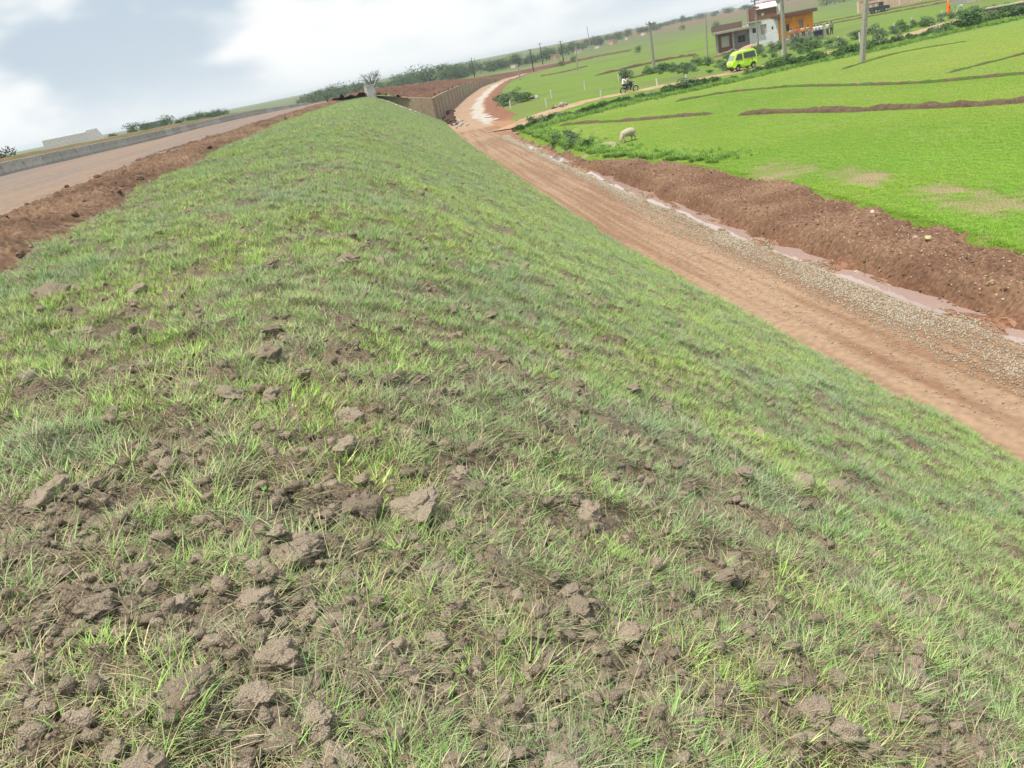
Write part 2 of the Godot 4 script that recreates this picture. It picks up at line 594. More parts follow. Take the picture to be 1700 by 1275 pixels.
# pose: "stand", "sit" (seat height 0.75 below nothing: origin at the seat's foot), "ride"
var pose_cache := {}
func pose_meshes(pose: String) -> Dictionary:
	if pose_cache.has(pose): return pose_cache[pose]
	var j := {}
	if pose == "stand":
		j = {"hip": Vector3(0, 0.88, 0), "chest": Vector3(0, 1.24, 0.01), "neck": Vector3(0, 1.38, 0.0), "head": Vector3(0, 1.53, 0.03)}
		for s in [-1, 1]:
			j["sh%d" % s] = Vector3(0.18 * s, 1.33, 0); j["el%d" % s] = Vector3(0.24 * s, 1.06, -0.02); j["wr%d" % s] = Vector3(0.23 * s, 0.84, 0.07)
			j["hp%d" % s] = Vector3(0.09 * s, 0.86, 0); j["kn%d" % s] = Vector3(0.1 * s, 0.47, 0.02 + 0.03 * s); j["an%d" % s] = Vector3(0.11 * s, 0.08, 0.05 * s - 0.02)
	elif pose == "sit":
		j = {"hip": Vector3(0, 0.86, 0), "chest": Vector3(0, 1.2, 0.04), "neck": Vector3(0, 1.34, 0.06), "head": Vector3(0, 1.48, 0.1)}
		for s in [-1, 1]:
			j["sh%d" % s] = Vector3(0.18 * s, 1.29, 0.05); j["el%d" % s] = Vector3(0.25 * s, 1.04, 0.08); j["wr%d" % s] = Vector3(0.13 * s, 0.94, 0.28)
			j["hp%d" % s] = Vector3(0.09 * s, 0.86, 0.03); j["kn%d" % s] = Vector3(0.13 * s, 0.84, 0.42); j["an%d" % s] = Vector3(0.12 * s, 0.44, 0.42)
	else:
		j = {"hip": Vector3(0, 0.86, 0), "chest": Vector3(0, 1.2, 0.05), "neck": Vector3(0, 1.34, 0.08), "head": Vector3(0, 1.48, 0.12)}
		for s in [-1, 1]:
			j["sh%d" % s] = Vector3(0.18 * s, 1.29, 0.08); j["el%d" % s] = Vector3(0.27 * s, 1.08, 0.24); j["wr%d" % s] = Vector3(0.29 * s, 1.02, 0.47)
			j["hp%d" % s] = Vector3(0.1 * s, 0.84, 0.03); j["kn%d" % s] = Vector3(0.2 * s, 0.72, 0.4); j["an%d" % s] = Vector3(0.19 * s, 0.36, 0.2)
	var skin := [[j.neck, j.head, 0.055, 0.06], [j.head - Vector3(0, 0.03, -0.01), j.head + Vector3(0, 0.05, 0), 0.075, 0.088], [j.head + Vector3(0, -0.01, 0.08), j.head + Vector3(0, -0.03, 0.1), 0.012, 0.016], [j.hip, j.chest, 0.1, 0.11]]
	var shirt := [[j.hip + Vector3(0, 0.04, 0), j.chest, 0.125, 0.135], [j.chest, j.neck - Vector3(0, 0.04, 0), 0.13, 0.06]]
	var pants := [[j.hip, j.hip + Vector3(0, 0.05, 0), 0.125, 0.12]]
	for s in [-1, 1]:
		var sh: Vector3 = j["sh%d" % s]
		var el: Vector3 = j["el%d" % s]
		var wr: Vector3 = j["wr%d" % s]
		var hp: Vector3 = j["hp%d" % s]
		var kn: Vector3 = j["kn%d" % s]
		var an: Vector3 = j["an%d" % s]
		skin.append([sh, el, 0.05, 0.04]); skin.append([el, wr, 0.04, 0.028])
		var hd := (wr - el).normalized()
		skin.append([wr, wr + hd * 0.08, 0.03, 0.034])
		for q in 4: skin.append([wr + hd * 0.08, wr + hd * (0.15 - 0.01 * absi(q - 1)) + Vector3(0.008 * (q - 1.5), -0.01, 0), 0.012, 0.009])
		skin.append([wr + hd * 0.03, wr + hd * 0.08 + Vector3(-0.04 * s, 0, 0.01), 0.013, 0.01])
		skin.append([hp, kn, 0.075, 0.05]); skin.append([kn, an, 0.05, 0.036])
		skin.append([an + Vector3(0, -0.03, -0.03), an + Vector3(0.01 * s, -0.045, 0.14), 0.04, 0.03])
		skin.append([j.head + Vector3(0.08 * s, 0, 0), j.head + Vector3(0.085 * s, 0.03, 0), 0.012, 0.014])
		shirt.append([j.chest + Vector3(0, 0.06, 0), sh, 0.1, 0.068]); shirt.append([sh, sh.lerp(el, 0.85), 0.068, 0.058])
		pants.append([hp, kn, 0.098, 0.072]); pants.append([kn, kn.lerp(an, 0.9), 0.072, 0.058])
	var hair := [[j.head + Vector3(0, 0.06, -0.02), j.head + Vector3(0, 0.05, -0.025), 0.093, 0.093], [j.head + Vector3(0, 0.0, -0.05), j.head + Vector3(0, -0.03, -0.05), 0.062, 0.05]]
	var r := {"body": body_mesh(skin, 0.028, 0.04), "shirt": body_mesh(shirt, 0.03, 0.05), "trousers": body_mesh(pants, 0.03, 0.05), "hair": body_mesh(hair, 0.028, 0.03)}
	pose_cache[pose] = r
	return r

func person(pose: String, at: Vector3, yaw: float, shirt: Color, pants: Color, label: String, group := "", scl := 1.0) -> Node3D:
	var p := pose_meshes(pose)
	var o := thing("person", label, "person", at, yaw, group)
	var b := part(o, "body", p.body, M.skin)
	part(b, "shirt", p.shirt, mat(shirt, 0.85))
	part(b, "trousers", p.trousers, mat(pants, 0.9))
	part(b, "hair", p.hair, M.hair)
	o.scale = Vector3.ONE * scl
	return o

func _ready() -> void:
	rng.seed = 7
	setup_view()
	make_tables()
	setup_noise()
	setup_materials()
	build_land()
	build_highway()
	build_service_road()
	build_retaining_wall()
	build_fields()
	build_house()
	build_yard()
	build_vehicles()
	build_people()
	build_poles()
	build_trees()
	build_hedges()
	build_sheep()
	build_clods()
	build_grass()

# ---------------------------------------------------------------- camera, sky, sun
func setup_view() -> void:
	var roll := deg_to_rad(11.3)
	var pitch := deg_to_rad(21.5)
	var fwd := Vector3(0, -sin(pitch), -cos(pitch))
	var up0 := Vector3.RIGHT.cross(fwd)
	var cam := Camera3D.new()
	cam.name = "camera"
	cam.fov = 49.78
	cam.near = 0.05
	cam.far = 4000.0
	cam.transform = Transform3D(Basis(Vector3.RIGHT * cos(roll) - up0 * sin(roll), Vector3.RIGHT * sin(roll) + up0 * cos(roll), -fwd), EYE)
	add_child(cam)
	cam.current = true

	var env := Environment.new()
	env.background_mode = Environment.BG_SKY
	env.tonemap_mode = Environment.TONE_MAPPER_LINEAR
	env.tonemap_exposure = 1.25
	env.sdfgi_enabled = true
	env.ssao_enabled = true
	env.ssil_enabled = true
	env.fog_enabled = true
	env.fog_density = 0.00038
	env.fog_light_color = Color(0.86, 0.91, 0.96)
	var sky := Sky.new()
	var pm := PanoramaSkyMaterial.new()
	pm.panorama = sky_image()
	sky.sky_material = pm
	env.sky = sky
	var we := WorldEnvironment.new()
	we.name = "environment"
	we.environment = env
	add_child(we)

	var sun := DirectionalLight3D.new()
	sun.name = "sun"
	sun.light_energy = 1.5
	sun.light_color = Color(1.0, 0.955, 0.88)
	sun.light_angular_distance = 1.2
	sun.shadow_enabled = true
	add_child(sun)
	sun.look_at_from_position(Vector3(-0.30, 0.92, 0.20) * 50.0, Vector3.ZERO, Vector3.UP)

func sky_image() -> ImageTexture:
	var w := 2048
	var h := 1024
	var im := Image.create(w, h, false, Image.FORMAT_RGB8)
	var n := FastNoiseLite.new()
	n.seed = 21
	n.frequency = 2.6
	n.fractal_octaves = 5
	n.fractal_gain = 0.52
	var n2 := FastNoiseLite.new()
	n2.seed = 4
	n2.frequency = 6.0
	n2.fractal_octaves = 5
	var grey := Vector3(-0.33, 0.085, -0.94).normalized()
	var low := Color(0.80, 0.84, 0.865)
	im.fill(low)
	for y in h / 2:
		var el := PI * (0.5 - (y + 0.5) / h)
		var step := 1 if el < 0.45 else 4
		if step == 4 and y % 4 != 0: continue
		for x in range(0, w, step):
			var az := TAU * (x + 0.5) / w
			# panorama: the first column looks along -z
			var d := Vector3(sin(az) * cos(el), sin(el), -cos(az) * cos(el))
			var q := Vector3(d.x, d.y * 2.6, d.z)
			var c := n.get_noise_3dv(q) * 0.5 + 0.5
			var f := n2.get_noise_3dv(q) * 0.5 + 0.5
			var g := smoothstep(0.30, 0.58, c * 0.75 + f * 0.25)
			var dd := Vector3(d.x - grey.x, (d.y - grey.y) * 1.7, d.z - grey.z).length()
			g = lerpf(g, 0.0, (1.0 - smoothstep(0.06, 0.15, dd + (f - 0.5) * 0.2)) * 0.95)
			g = lerpf(g, 0.8, exp(-el * 26.0))
			var cc := Color(0.69, 0.75, 0.80).lerp(Color(0.925, 0.93, 0.925), g)
			if step == 1: im.set_pixel(x, y, cc)
			else: im.fill_rect(Rect2i(x, y, 4, 4), cc)
	return ImageTexture.create_from_image(im)

func setup_noise() -> void:
	for a in [[n_big, 0.32, 3, 11], [n_mid, 1.9, 3, 12], [n_small, 7.0, 3, 13], [n_fine, 22.0, 3, 14]]:
		a[0].seed = a[3]
		a[0].frequency = a[1]
		a[0].fractal_octaves = a[2]

func setup_materials() -> void:
	tex.soil = grain(0.02, 0.45, 1.0, 6, 3)
	tex.dirt = grain(0.03, 0.80, 1.0, 7, 9, 1024)
	tex.grit = grain(0.07, 0.55, 1.0, 6, 51, 1024)
	tex.grit_n = bump(0.055, 14.0, 52, 6, 1024)
	M.slope = mat(Color.WHITE, 0.96, tex.grit, 1.5, true, tex.grit_n, 1.6)
	tex.conc = grain(0.01, 0.78, 1.0, 5, 17)
	tex.turf = grain(0.03, 0.5, 1.0, 4, 23)
	tex.bump = bump(0.03, 6.0, 31)
	tex.soil2 = grain(0.016, 0.5, 1.0, 7, 41, 1024)
	M.soil = mat(Color.WHITE, 0.95, tex.soil2, 0.55, true, tex.bump, 1.0)
	M.dirt = mat(Color.WHITE, 0.9, tex.dirt, 0.15, true)
	M.asphalt = mat(Color.WHITE, 0.85, tex.dirt, 0.11, true)
	M.field = mat(Color.WHITE, 0.95, tex.turf, 0.9, true)
	M.conc = mat(lin(0.42, 0.41, 0.37), 0.9, tex.conc, 0.5, true, tex.bump, 0.25)
	M.grass = mat(Color.WHITE, 0.62, null, 1.0, true)
	M.grass.backlight = Color(0.4, 0.4, 0.4)
	M.leaf = mat(Color.WHITE, 0.7, null, 1.0, true)
	M.leaf.backlight = Color(0.35, 0.35, 0.35)
	M.bark = mat(lin(0.12, 0.09, 0.065), 0.95, tex.soil, 2.0)
	M.stone = mat(Color.WHITE, 0.9, tex.conc, 5.0, true)
	M.clod = mat(Color.WHITE, 0.97, tex.grit, 2.5, true, tex.grit_n, 1.6)
	M.skin = mat(lin(0.12, 0.07, 0.045), 0.6)
	M.hair = mat(lin(0.012, 0.01, 0.009), 0.5)
	M.rubber = mat(lin(0.015, 0.015, 0.015), 0.8)
	M.steel = mat(lin(0.45, 0.45, 0.46), 0.35)
	M.steel.metallic = 0.8
	M.black = mat(lin(0.02, 0.02, 0.022), 0.45)
	M.water = mat(lin(0.30, 0.225, 0.21), 0.03)
	M.water.metallic_specular = 1.0
	var gl := mat(Color(0.03, 0.035, 0.04), 0.05)
	gl.metallic_specular = 0.7
	M.glass = gl

# ---------------------------------------------------------------- embankment
func build_land() -> void:
	# grassed slope: a fan of rows that grow with distance, lumpy with clods near by
	var rows := 760
	var cols := 520
	var v := PackedVector3Array()
	var c := PackedColorArray()
	var keep := PackedByteArray()
	v.resize(rows * cols); c.resize(rows * cols); keep.resize(rows * cols)
	for r in rows:
		var rad := 0.6 * pow(1.0069, r)
		for k in cols:
			var a := deg_to_rad(-78.0 + 152.0 * k / (cols - 1))
			var x := sin(a) * rad
			var z := -cos(a) * rad
			if z < -98.5: continue
			var u := x - toe(-z)
			if u < -12.4 or u > 1.0: continue
			var i := r * cols + k
			keep[i] = 1
			v[i] = Vector3(x, slope_y(x, z, rad), z)
			var t := n_big.get_noise_2d(x * 2.2 + 40.0, z * 2.2) * 0.5 + 0.5
			var red := clampf(smoothstep(-4.0, 0.0, u) * 0.5 + smoothstep(-10.5, -11.5, u) * 0.8 + n_mid.get_noise_2d(x * 0.4, z * 0.4) * 0.5, 0.0, 1.0)
			c[i] = Color(0.215, 0.172, 0.13).lerp(Color(0.40, 0.335, 0.26), t).lerp(Color(0.42, 0.26, 0.17), red * 0.6)
	single("embankment_slope", "brown lumpy soil of the grassed embankment slope", "embankment", grid_mesh(v, c, rows, cols, keep), M.slope, Vector3.ZERO, "", "structure")

func strip(d0: float, d1: float, growth: float, u0: float, u1: float, cols: int, fn: Callable) -> ArrayMesh:
	# rows across the road at d metres ahead; fn(d, u, point) -> [y, colour]
	var ds := PackedFloat32Array()
	var d := d0
	while d < d1:
		ds.append(d)
		d += maxf(0.07, absf(d) * growth)
	ds.append(d1)
	var v := PackedVector3Array()
	var c := PackedColorArray()
	for q in ds:
		for k in cols:
			var u := lerpf(u0, u1, float(k) / (cols - 1))
			var p := at_du(q, u)
			var r: Array = fn.call(q, u, p)
			p.y = r[0]
			v.append(p)
			c.append(r[1])
	return grid_mesh(v, c, ds.size(), cols)

func top_k(d: float) -> float:
	return (1.0 - 0.08 * smoothstep(30.0, 95.0, d)) * lookup([100.0, 120.0, 190.0, 245.0, 265.0], [1.0, 0.97, 0.6, 0.1, 0.0], d)

func build_highway() -> void:
	# dusty carriageway on top of the embankment
	var road := strip(-6.0, 264.0, 0.02, -26.6, -11.9, 60, func(d, u, p):
		var w: float = n_big.get_noise_2d(u * 1.6, d * 0.06)
		var f: float = n_mid.get_noise_2d(u * 1.2, d * 0.10)
		var y: float = 4.76 * top_k(d) + n_big.get_noise_2d(p.x * 0.3, p.z * 0.3) * 0.03 + f * 0.008
		var dust := clampf(0.36 + w * 0.9 + f * 0.7 + n_small.get_noise_2d(u * 0.5, d * 0.03) * 0.4 + smoothstep(-15.5, -12.5, u) * 0.55, 0.0, 1.0)
		var col := Color(0.20, 0.172, 0.158).lerp(Color(0.28, 0.197, 0.142), dust)
		return [y, col])
	single("highway", "dusty unfinished carriageway on top of the embankment", "road", road, M.asphalt, Vector3.ZERO, "", "structure")
	# crumbled soil along its edge
	var verge := strip(-4.0, 97.0, 0.006, -15.4, -9.7, 90, func(d, u, p):
		var e: float = n_big.get_noise_2d(p.x * 0.7, p.z * 0.7)
		var outer := smoothstep(-14.9 + e * 1.6, -13.0 + e * 1.2, u)
		var inner := 1.0 - smoothstep(-11.6 + e * 0.7, -10.6 + e * 0.7, u)
		var m: float = absf(n_mid.get_noise_2d(p.x * 0.9, p.z * 0.9))
		var s: float = n_small.get_noise_2d(p.x * 0.8, p.z * 0.8)
		var ridge := exp(-pow((u + 11.9 - e * 0.5) / 0.45, 2.0)) * (0.02 + 0.13 * clampf(n_big.get_noise_2d(p.z * 0.8, 7.0) * 2.0, 0.0, 1.0))
		var y: float = 4.70 * top_k(d) + outer * inner * (0.06 + m * 0.17 + s * 0.06 + ridge) - (1.0 - inner) * 0.16
		if d < 40.0: y += outer * inner * n_small.get_noise_2d(p.x * 2.0, p.z * 2.0) * 0.05
		var t := clampf(0.5 + e * 0.8 + s * 0.6, 0.0, 1.0)
		return [y, Color(0.15, 0.09, 0.06).lerp(Color(0.31, 0.20, 0.135), t)])
	single("soil_verge", "crumbled brown soil along the edge of the carriageway", "soil", verge, M.soil, Vector3.ZERO, "", "structure")
	# earth beyond the parapet, other carriageway
	var far := strip(20.0, 200.0, 0.02, -60.0, -27.2, 40, func(d, u, p):
		var e: float = n_big.get_noise_2d(p.x * 0.25, p.z * 0.25)
		var k := top_k(d)
		var y: float = (4.75 + smoothstep(-28.4, -29.6, u) * 0.86) * k + e * 0.16 + absf(n_mid.get_noise_2d(p.x * 0.4, p.z * 0.4)) * 0.2
		y = lerpf(y, 0.0, smoothstep(-44.0, -60.0, u))
		var gr := clampf(0.35 + n_mid.get_noise_2d(p.x * 0.3, p.z * 0.3) * 1.6, 0.0, 1.0)
		return [y, Color(0.30, 0.19, 0.12).lerp(Color(0.15, 0.20, 0.06), gr)])
	single("median_earth", "patchy earth bank behind the concrete parapet", "earth", far, M.soil, Vector3.ZERO, "", "structure")
	# parapet of cast segments
	var par := thing("concrete_parapet", "long low grey concrete parapet along the far edge of the carriageway", "parapet")
	var seg := MB.new()
	var L := 2.96
	var pr := [Vector2(-0.24, -0.1), Vector2(-0.24, 0.12), Vector2(-0.13, 0.32), Vector2(-0.1, 0.62), Vector2(-0.08, 0.65), Vector2(0.08, 0.65), Vector2(0.1, 0.62), Vector2(0.16, -0.1)]
	for i in pr.size():
		var a: Vector2 = pr[i]
		var b: Vector2 = pr[(i + 1) % pr.size()]
		seg.face(Vector3(-a.x, a.y, -L / 2), Vector3(-b.x, b.y, -L / 2), Vector3(-b.x, b.y, L / 2), Vector3(-a.x, a.y, L / 2), Vector3(-(a.x + b.x), (a.y + b.y) - 0.6, 0))
	for s in [-1.0, 1.0]:
		for i in range(1, pr.size() - 1):
			seg.face(Vector3(-pr[0].x, pr[0].y, s * L / 2), Vector3(-pr[i].x, pr[i].y, s * L / 2), Vector3(-pr[i + 1].x, pr[i + 1].y, s * L / 2), Vector3(-pr[i + 1].x, pr[i + 1].y, s * L / 2), Vector3(0, 0, s))
	var sm := seg.mesh()
	var tones := []
	for i in 4: tones.append(mat(lin(0.36 + 0.035 * i, 0.36 + 0.034 * i, 0.32 + 0.034 * i), 0.9, tex.conc, 0.6))
	var dd := 30.0
	while dd < 150.0:
		var p0 := at_du(dd, -26.8)
		var p1 := at_du(dd + 3.0, -26.8)
		var o := part(par, "barrier_segment", sm, tones[rng.randi() % 4], (p0 + p1) * 0.5 + Vector3(0, 4.78 * top_k(dd), 0))
		o.rotation.y = atan2(p1.x - p0.x, p1.z - p0.z) + PI
		dd += 3.0
	# concrete ramp wall on the other side
	var hut := thing("concrete_wall", "weathered grey concrete wall with a raised end beyond the parapet", "wall", Vector3(-47.5, 4.9, -110.0), 0.0)
	var b1 := MB.new()
	b1.box(Vector3(-0.6, 0.66, 0), Vector3(5.6, 1.6, 0.7), 0.04)
	part(hut, "wall", b1.mesh(), mat(lin(0.56, 0.58, 0.58), 0.92, tex.conc, 0.8))
	var b2 := MB.new()
	for s in [-0.43, 0.43]:
		b2.face(Vector3(2.2, -0.2, s), Vector3(4.1, -0.2, s), Vector3(3.25, 1.62, s), Vector3(2.2, 1.58, s), Vector3(0, 0, s))
	b2.face(Vector3(2.2, 1.58, -0.43), Vector3(3.25, 1.62, -0.43), Vector3(3.25, 1.62, 0.43), Vector3(2.2, 1.58, 0.43), Vector3.UP)
	b2.face(Vector3(4.1, -0.2, -0.43), Vector3(3.25, 1.62, -0.43), Vector3(3.25, 1.62, 0.43), Vector3(4.1, -0.2, 0.43), Vector3.RIGHT)
	b2.face(Vector3(2.2, -0.2, -0.43), Vector3(2.2, 1.58, -0.43), Vector3(2.2, 1.58, 0.43), Vector3(2.2, -0.2, 0.43), Vector3.LEFT)
	part(hut, "raised_end", b2.mesh(), mat(lin(0.62, 0.62, 0.62), 0.92, tex.conc, 0.8))
	# small shed among the far trees on the left
	var shed := thing("far_shed", "low grey shed with a dark roof among bushes beyond the parapet", "shed", Vector3(-57.6, 3.5, -170.0), 0.2)
	part(shed, "wall", boxm(Vector3(4.6, 2.3, 3.0)), mat(lin(0.35, 0.37, 0.4), 0.9, tex.conc, 0.8), Vector3(0, 1.15, 0))
	part(shed, "roof", boxm(Vector3(5.2, 0.25, 3.6), 0.03), mat(lin(0.16, 0.18, 0.2), 0.8), Vector3(0, 2.44, 0))

# ---------------------------------------------------------------- service road, gravel, ditch and berm
func gravel_in(d: float) -> float:
	return lookup([8.0, 12.0, 18.0, 26.0, 35.0, 50.0, 62.0], [1.5, 1.6, 1.9, 1.95, 2.35, 2.75, 2.85], d)

const SADDLES := [13.4, 18.6, 21.7, 31.3, 40.8, 44.5, 50.5, 53.5, 59.5]
func ditch_floor(d: float, u: float) -> float:
	# clay bed of the ditch: streaky ridges along it and low saddles that part the pools
	var y := -0.19 + n_mid.get_noise_2d(u * 1.0 + 5.0, d * 0.22) * 0.13 + n_small.get_noise_2d(u * 0.7, d * 0.3) * 0.03
	for q in SADDLES:
		var e: float = (d - q + (u - 3.0) * 0.5) / 0.42
		if absf(e) < 3.0: y += 0.12 * exp(-e * e)
	return y

func road_y(d: float, u: float, p: Vector3) -> float:
	var y: float = n_big.get_noise_2d(p.x * 0.5, p.z * 0.3) * 0.035 + n_mid.get_noise_2d(u * 1.6, d * 0.12) * 0.018 + n_small.get_noise_2d(p.x * 0.5, p.z * 0.2) * 0.003
	if d < 68.0:
		var fade := 1.0 - smoothstep(60.0, 66.0, d)
		y = lerpf(y, ditch_floor(d, u), fade * smoothstep(2.55, 2.95, u))
		y += fade * smoothstep(gravel_in(d) - 0.3, gravel_in(d) + 0.2, u) * (1.0 - smoothstep(2.5, 2.8, u)) * 0.03
	return y

func build_service_road() -> void:
	var road := strip(2.0, 230.0, 0.006, -1.4, 3.7, 72, func(d, u, p):
		var y := road_y(d, u, p)
		var rut: float = n_mid.get_noise_2d(u * 1.9 + 3.0, d * 0.03)
		var b: float = n_big.get_noise_2d(p.x * 0.8, p.z * 0.35)
		var t := clampf(0.5 + rut * 1.1 + b * 0.6 + n_small.get_noise_2d(u * 0.9, d * 0.05) * 0.35, 0.0, 1.0)
		var col := Color(0.25, 0.15, 0.097).lerp(Color(0.35, 0.245, 0.17), t)
		if d > 78.0:
			col = col.lerp(Color(0.42, 0.30, 0.215), 0.6)
			col = col.lerp(Color(0.46, 0.44, 0.40), smoothstep(78.0, 84.0, d) * smoothstep(2.7, 3.3, u + b * 0.7))
		elif u > 2.6: col = col.lerp(Color(0.29, 0.14, 0.085), 0.6)
		return [y, col])
	single("service_road", "reddish dirt service road at the foot of the embankment", "road", road, M.dirt, Vector3.ZERO, "", "structure")
	var far_side := strip(66.0, 230.0, 0.01, 3.6, 7.4, 34, func(d, u, p):
		var b: float = n_big.get_noise_2d(p.x * 0.5, p.z * 0.4)
		var m: float = absf(n_mid.get_noise_2d(p.x * 0.6, p.z * 0.6))
		var y: float = road_y(d, u, p) + smoothstep(4.6, 5.6, u) * (0.16 + m * 0.4) * smoothstep(80.0, 86.0, d) - smoothstep(6.3, 7.4, u) * 0.55
		var w := smoothstep(81.0, 86.0, d) * smoothstep(2.9, 3.5, u + b * 0.7) * (1.0 - smoothstep(4.1, 4.6, u + b * 0.5))
		var col := Color(0.36, 0.20, 0.12).lerp(Color(0.46, 0.44, 0.40), w)
		col = col.lerp(Color(0.24, 0.12, 0.075), smoothstep(4.4, 4.9, u + b * 0.4) * smoothstep(78.0, 84.0, d))
		return [y, col])
	single("road_shoulder", "pale washed gravel shoulder where the service road bends away", "road", far_side, M.dirt, Vector3.ZERO, "", "structure")
	# ditch side and berm of dug earth
	var berm := strip(4.0, 66.0, 0.004, 3.05, 7.9, 92, func(d, u, p):
		var e: float = n_big.get_noise_2d(p.x * 1.1, p.z * 1.1)
		var foot := 3.34 + e * 0.22 + n_mid.get_noise_2d(p.z * 0.5, 3.0) * 0.10
		var ub := edge_u(d) + e * 0.7 + n_mid.get_noise_2d(p.x * 0.5, p.z * 0.5) * 0.5
		var small := smoothstep(38.0, 44.0, d)
		var m: float = absf(n_mid.get_noise_2d(p.x * 0.8, p.z * 0.8))
		var s: float = n_small.get_noise_2d(p.x, p.z)
		var hgt := lerpf(0.44, 0.30, small)
		var y: float = ditch_floor(d, u) * (1.0 - smoothstep(foot, foot + 0.3, u)) - 0.17 * smoothstep(foot, foot + 0.3, u) + smoothstep(foot, foot + 0.5, u) * hgt + smoothstep(foot + 0.5, maxf(foot + 0.9, ub - 0.9), u) * lerpf(0.05, 0.02, small)
		var on := smoothstep(foot - 0.05, foot + 0.3, u)
		y += on * (m * 0.13 + s * 0.04) + e * 0.06 * on + n_small.get_noise_2d(p.x * 0.4, p.z * 0.4) * 0.02
		y = lerpf(y, -0.35, smoothstep(ub - 1.3, ub + 0.7, u))
		var t := clampf(0.45 + e * 0.7 + s * 0.6, 0.0, 1.0)
		var col := Color(0.21, 0.115, 0.075).lerp(Color(0.36, 0.23, 0.155), t)
		col = Color(0.28, 0.135, 0.08).lerp(col, smoothstep(foot - 0.2, foot + 0.35, u))
		return [y, col])
	single("earth_berm", "dug red brown earth bank beside the ditch", "earth bank", berm, M.soil, Vector3.ZERO, "", "structure")
	# muddy water lying in the ditch
	var pools := [[8.2, 13.4, "wide pinkish muddy puddle at the near end of the ditch"], [13.4, 18.6, "long narrow pinkish puddle in the ditch below the bank"], [18.6, 21.7, "pale puddle beside the gravel, cut by clay ridges"], [21.7, 31.3, "thin strip of ditch water under the steep bank"], [31.3, 40.8, "broad bright puddle in the middle of the ditch"], [44.5, 50.5, "small far puddle in the ditch near the bush"], [53.5, 59.5, "farthest bright puddle in the ditch before the road junction"]]
	for k in pools.size():
		var q: Array = pools[k]
		var b := MB.new()
		var n := 24
		for i in n:
			var d0 := lerpf(q[0], q[1], float(i) / n)
			var d1 := lerpf(q[0], q[1], (i + 1.0) / n)
			b.face(at_du(d0, 2.5, -0.15), at_du(d1, 2.5, -0.15), at_du(d1, 4.0, -0.15), at_du(d0, 4.0, -0.15), Vector3.UP)
		single("puddle", q[2], "puddle", b.mesh(), M.water, Vector3.ZERO, "puddles in the ditch")
	for q in [[Vector3(3.05, 0.03, -91.0), 0.42, 0.42, "small bright puddle on the red soil beyond the road junction"], [Vector3(3.55, 0.03, -85.0), 0.3, 0.3, "tiny bright puddle beside the pale gravel shoulder"]]:
		var b := MB.new()
		for i in 24:
			var a := TAU * i / 24
			var a2 := TAU * (i + 1) / 24
			b.face(Vector3.ZERO, Vector3(cos(a) * q[1], 0, sin(a) * q[2] * 3.0), Vector3(cos(a2) * q[1], 0, sin(a2) * q[2] * 3.0), Vector3(cos(a2) * q[1], 0, sin(a2) * q[2] * 3.0), Vector3.UP)
		single("puddle", q[3], "puddle", b.mesh(), M.water, q[0] + Vector3(0, 0.02, 0), "puddles in the ditch")
	# gravel spread over the outer half of the road
	var gs := clod_mesh(77, 4, 6, 0.25)
	var xf := []
	var cs := PackedColorArray()
	var tries := 0
	while xf.size() < 80000 and tries < 260000:
		tries += 1
		var d := 8.0 * pow(9.0, pow(rng.randf(), 0.8))
		if d > 66.0: continue
		var gi := gravel_in(d)
		var u := gi + 0.05 + rng.randfn() * 0.2 + rng.randf() * (2.95 - gi)
		if rng.randf() < 0.06: u = rng.randf_range(0.4, 3.1)
		var p := at_du(d, u)
		var dens := n_big.get_noise_2d(p.x * 1.3, p.z * 0.9) * 0.9 + 0.62
		if u > gi and rng.randf() > dens: continue
		p.y = road_y(d, u, p) + 0.008
		var s := (0.013 + 0.03 * pow(rng.randf(), 2.2)) * (1.0 + d * 0.012)
		xf.append(Transform3D(Basis.from_euler(Vector3(rng.randf() * 6, rng.randf() * 6, rng.randf() * 6)).scaled(Vector3(s, s, s)), p))
		var w := rng.randf_range(0.7, 1.25)
		cs.append(Color(0.42 * w, 0.39 * w, 0.32 * w) if rng.randf() < 0.7 else Color(0.40 * w, 0.29 * w, 0.2 * w))
	multi(gs, xf, cs, M.stone, "road_gravel", "pale crushed stone spread along the outer half of the service road", "gravel")
	# pebbles on the berm
	xf = []
	cs = PackedColorArray()
	for i in 1900:
		var d := 8.0 * pow(7.0, rng.randf())
		var u := rng.randf_range(3.5, edge_u(d) - 0.3)
		var p := at_du(d, u)
		p.y = berm_y(d, u, p)
		var s := rng.randf_range(0.02, 0.055) * (1.4 if rng.randf() < 0.15 else 1.0)
		xf.append(Transform3D(Basis.from_euler(Vector3(rng.randf() * 6, rng.randf() * 6, 0)).scaled(Vector3(s, s, s)), p))
		var w := rng.randf_range(0.7, 1.2)
		cs.append(Color(0.50 * w, 0.42 * w, 0.30 * w))
	multi(gs, xf, cs, M.stone, "bank_pebbles", "small pale pebbles scattered over the dug earth bank", "pebbles")
	# soil crumbs on berm and road edge
	xf = []
	cs = PackedColorArray()
	for i in 3600:
		var d := 8.0 * pow(8.0, rng.randf())
		var u := rng.randf_range(3.3, edge_u(d) - 0.1)
		var p := at_du(d, u)
		p.y = berm_y(d, u, p)
		var s := rng.randf_range(0.02, 0.12) * pow(rng.randf(), 0.9)
		xf.append(Transform3D(Basis.from_euler(Vector3(rng.randf() * 6, rng.randf() * 6, 0)).scaled(Vector3(s, s, s)), p))
		var w := rng.randf_range(0.7, 1.3)
		cs.append(Color(0.36 * w, 0.22 * w, 0.15 * w))
	multi(clod_mesh(81, 5, 7, 0.3), xf, cs, M.clod, "bank_soil_crumbs", "loose red brown crumbs of soil on the dug earth bank", "soil crumbs")
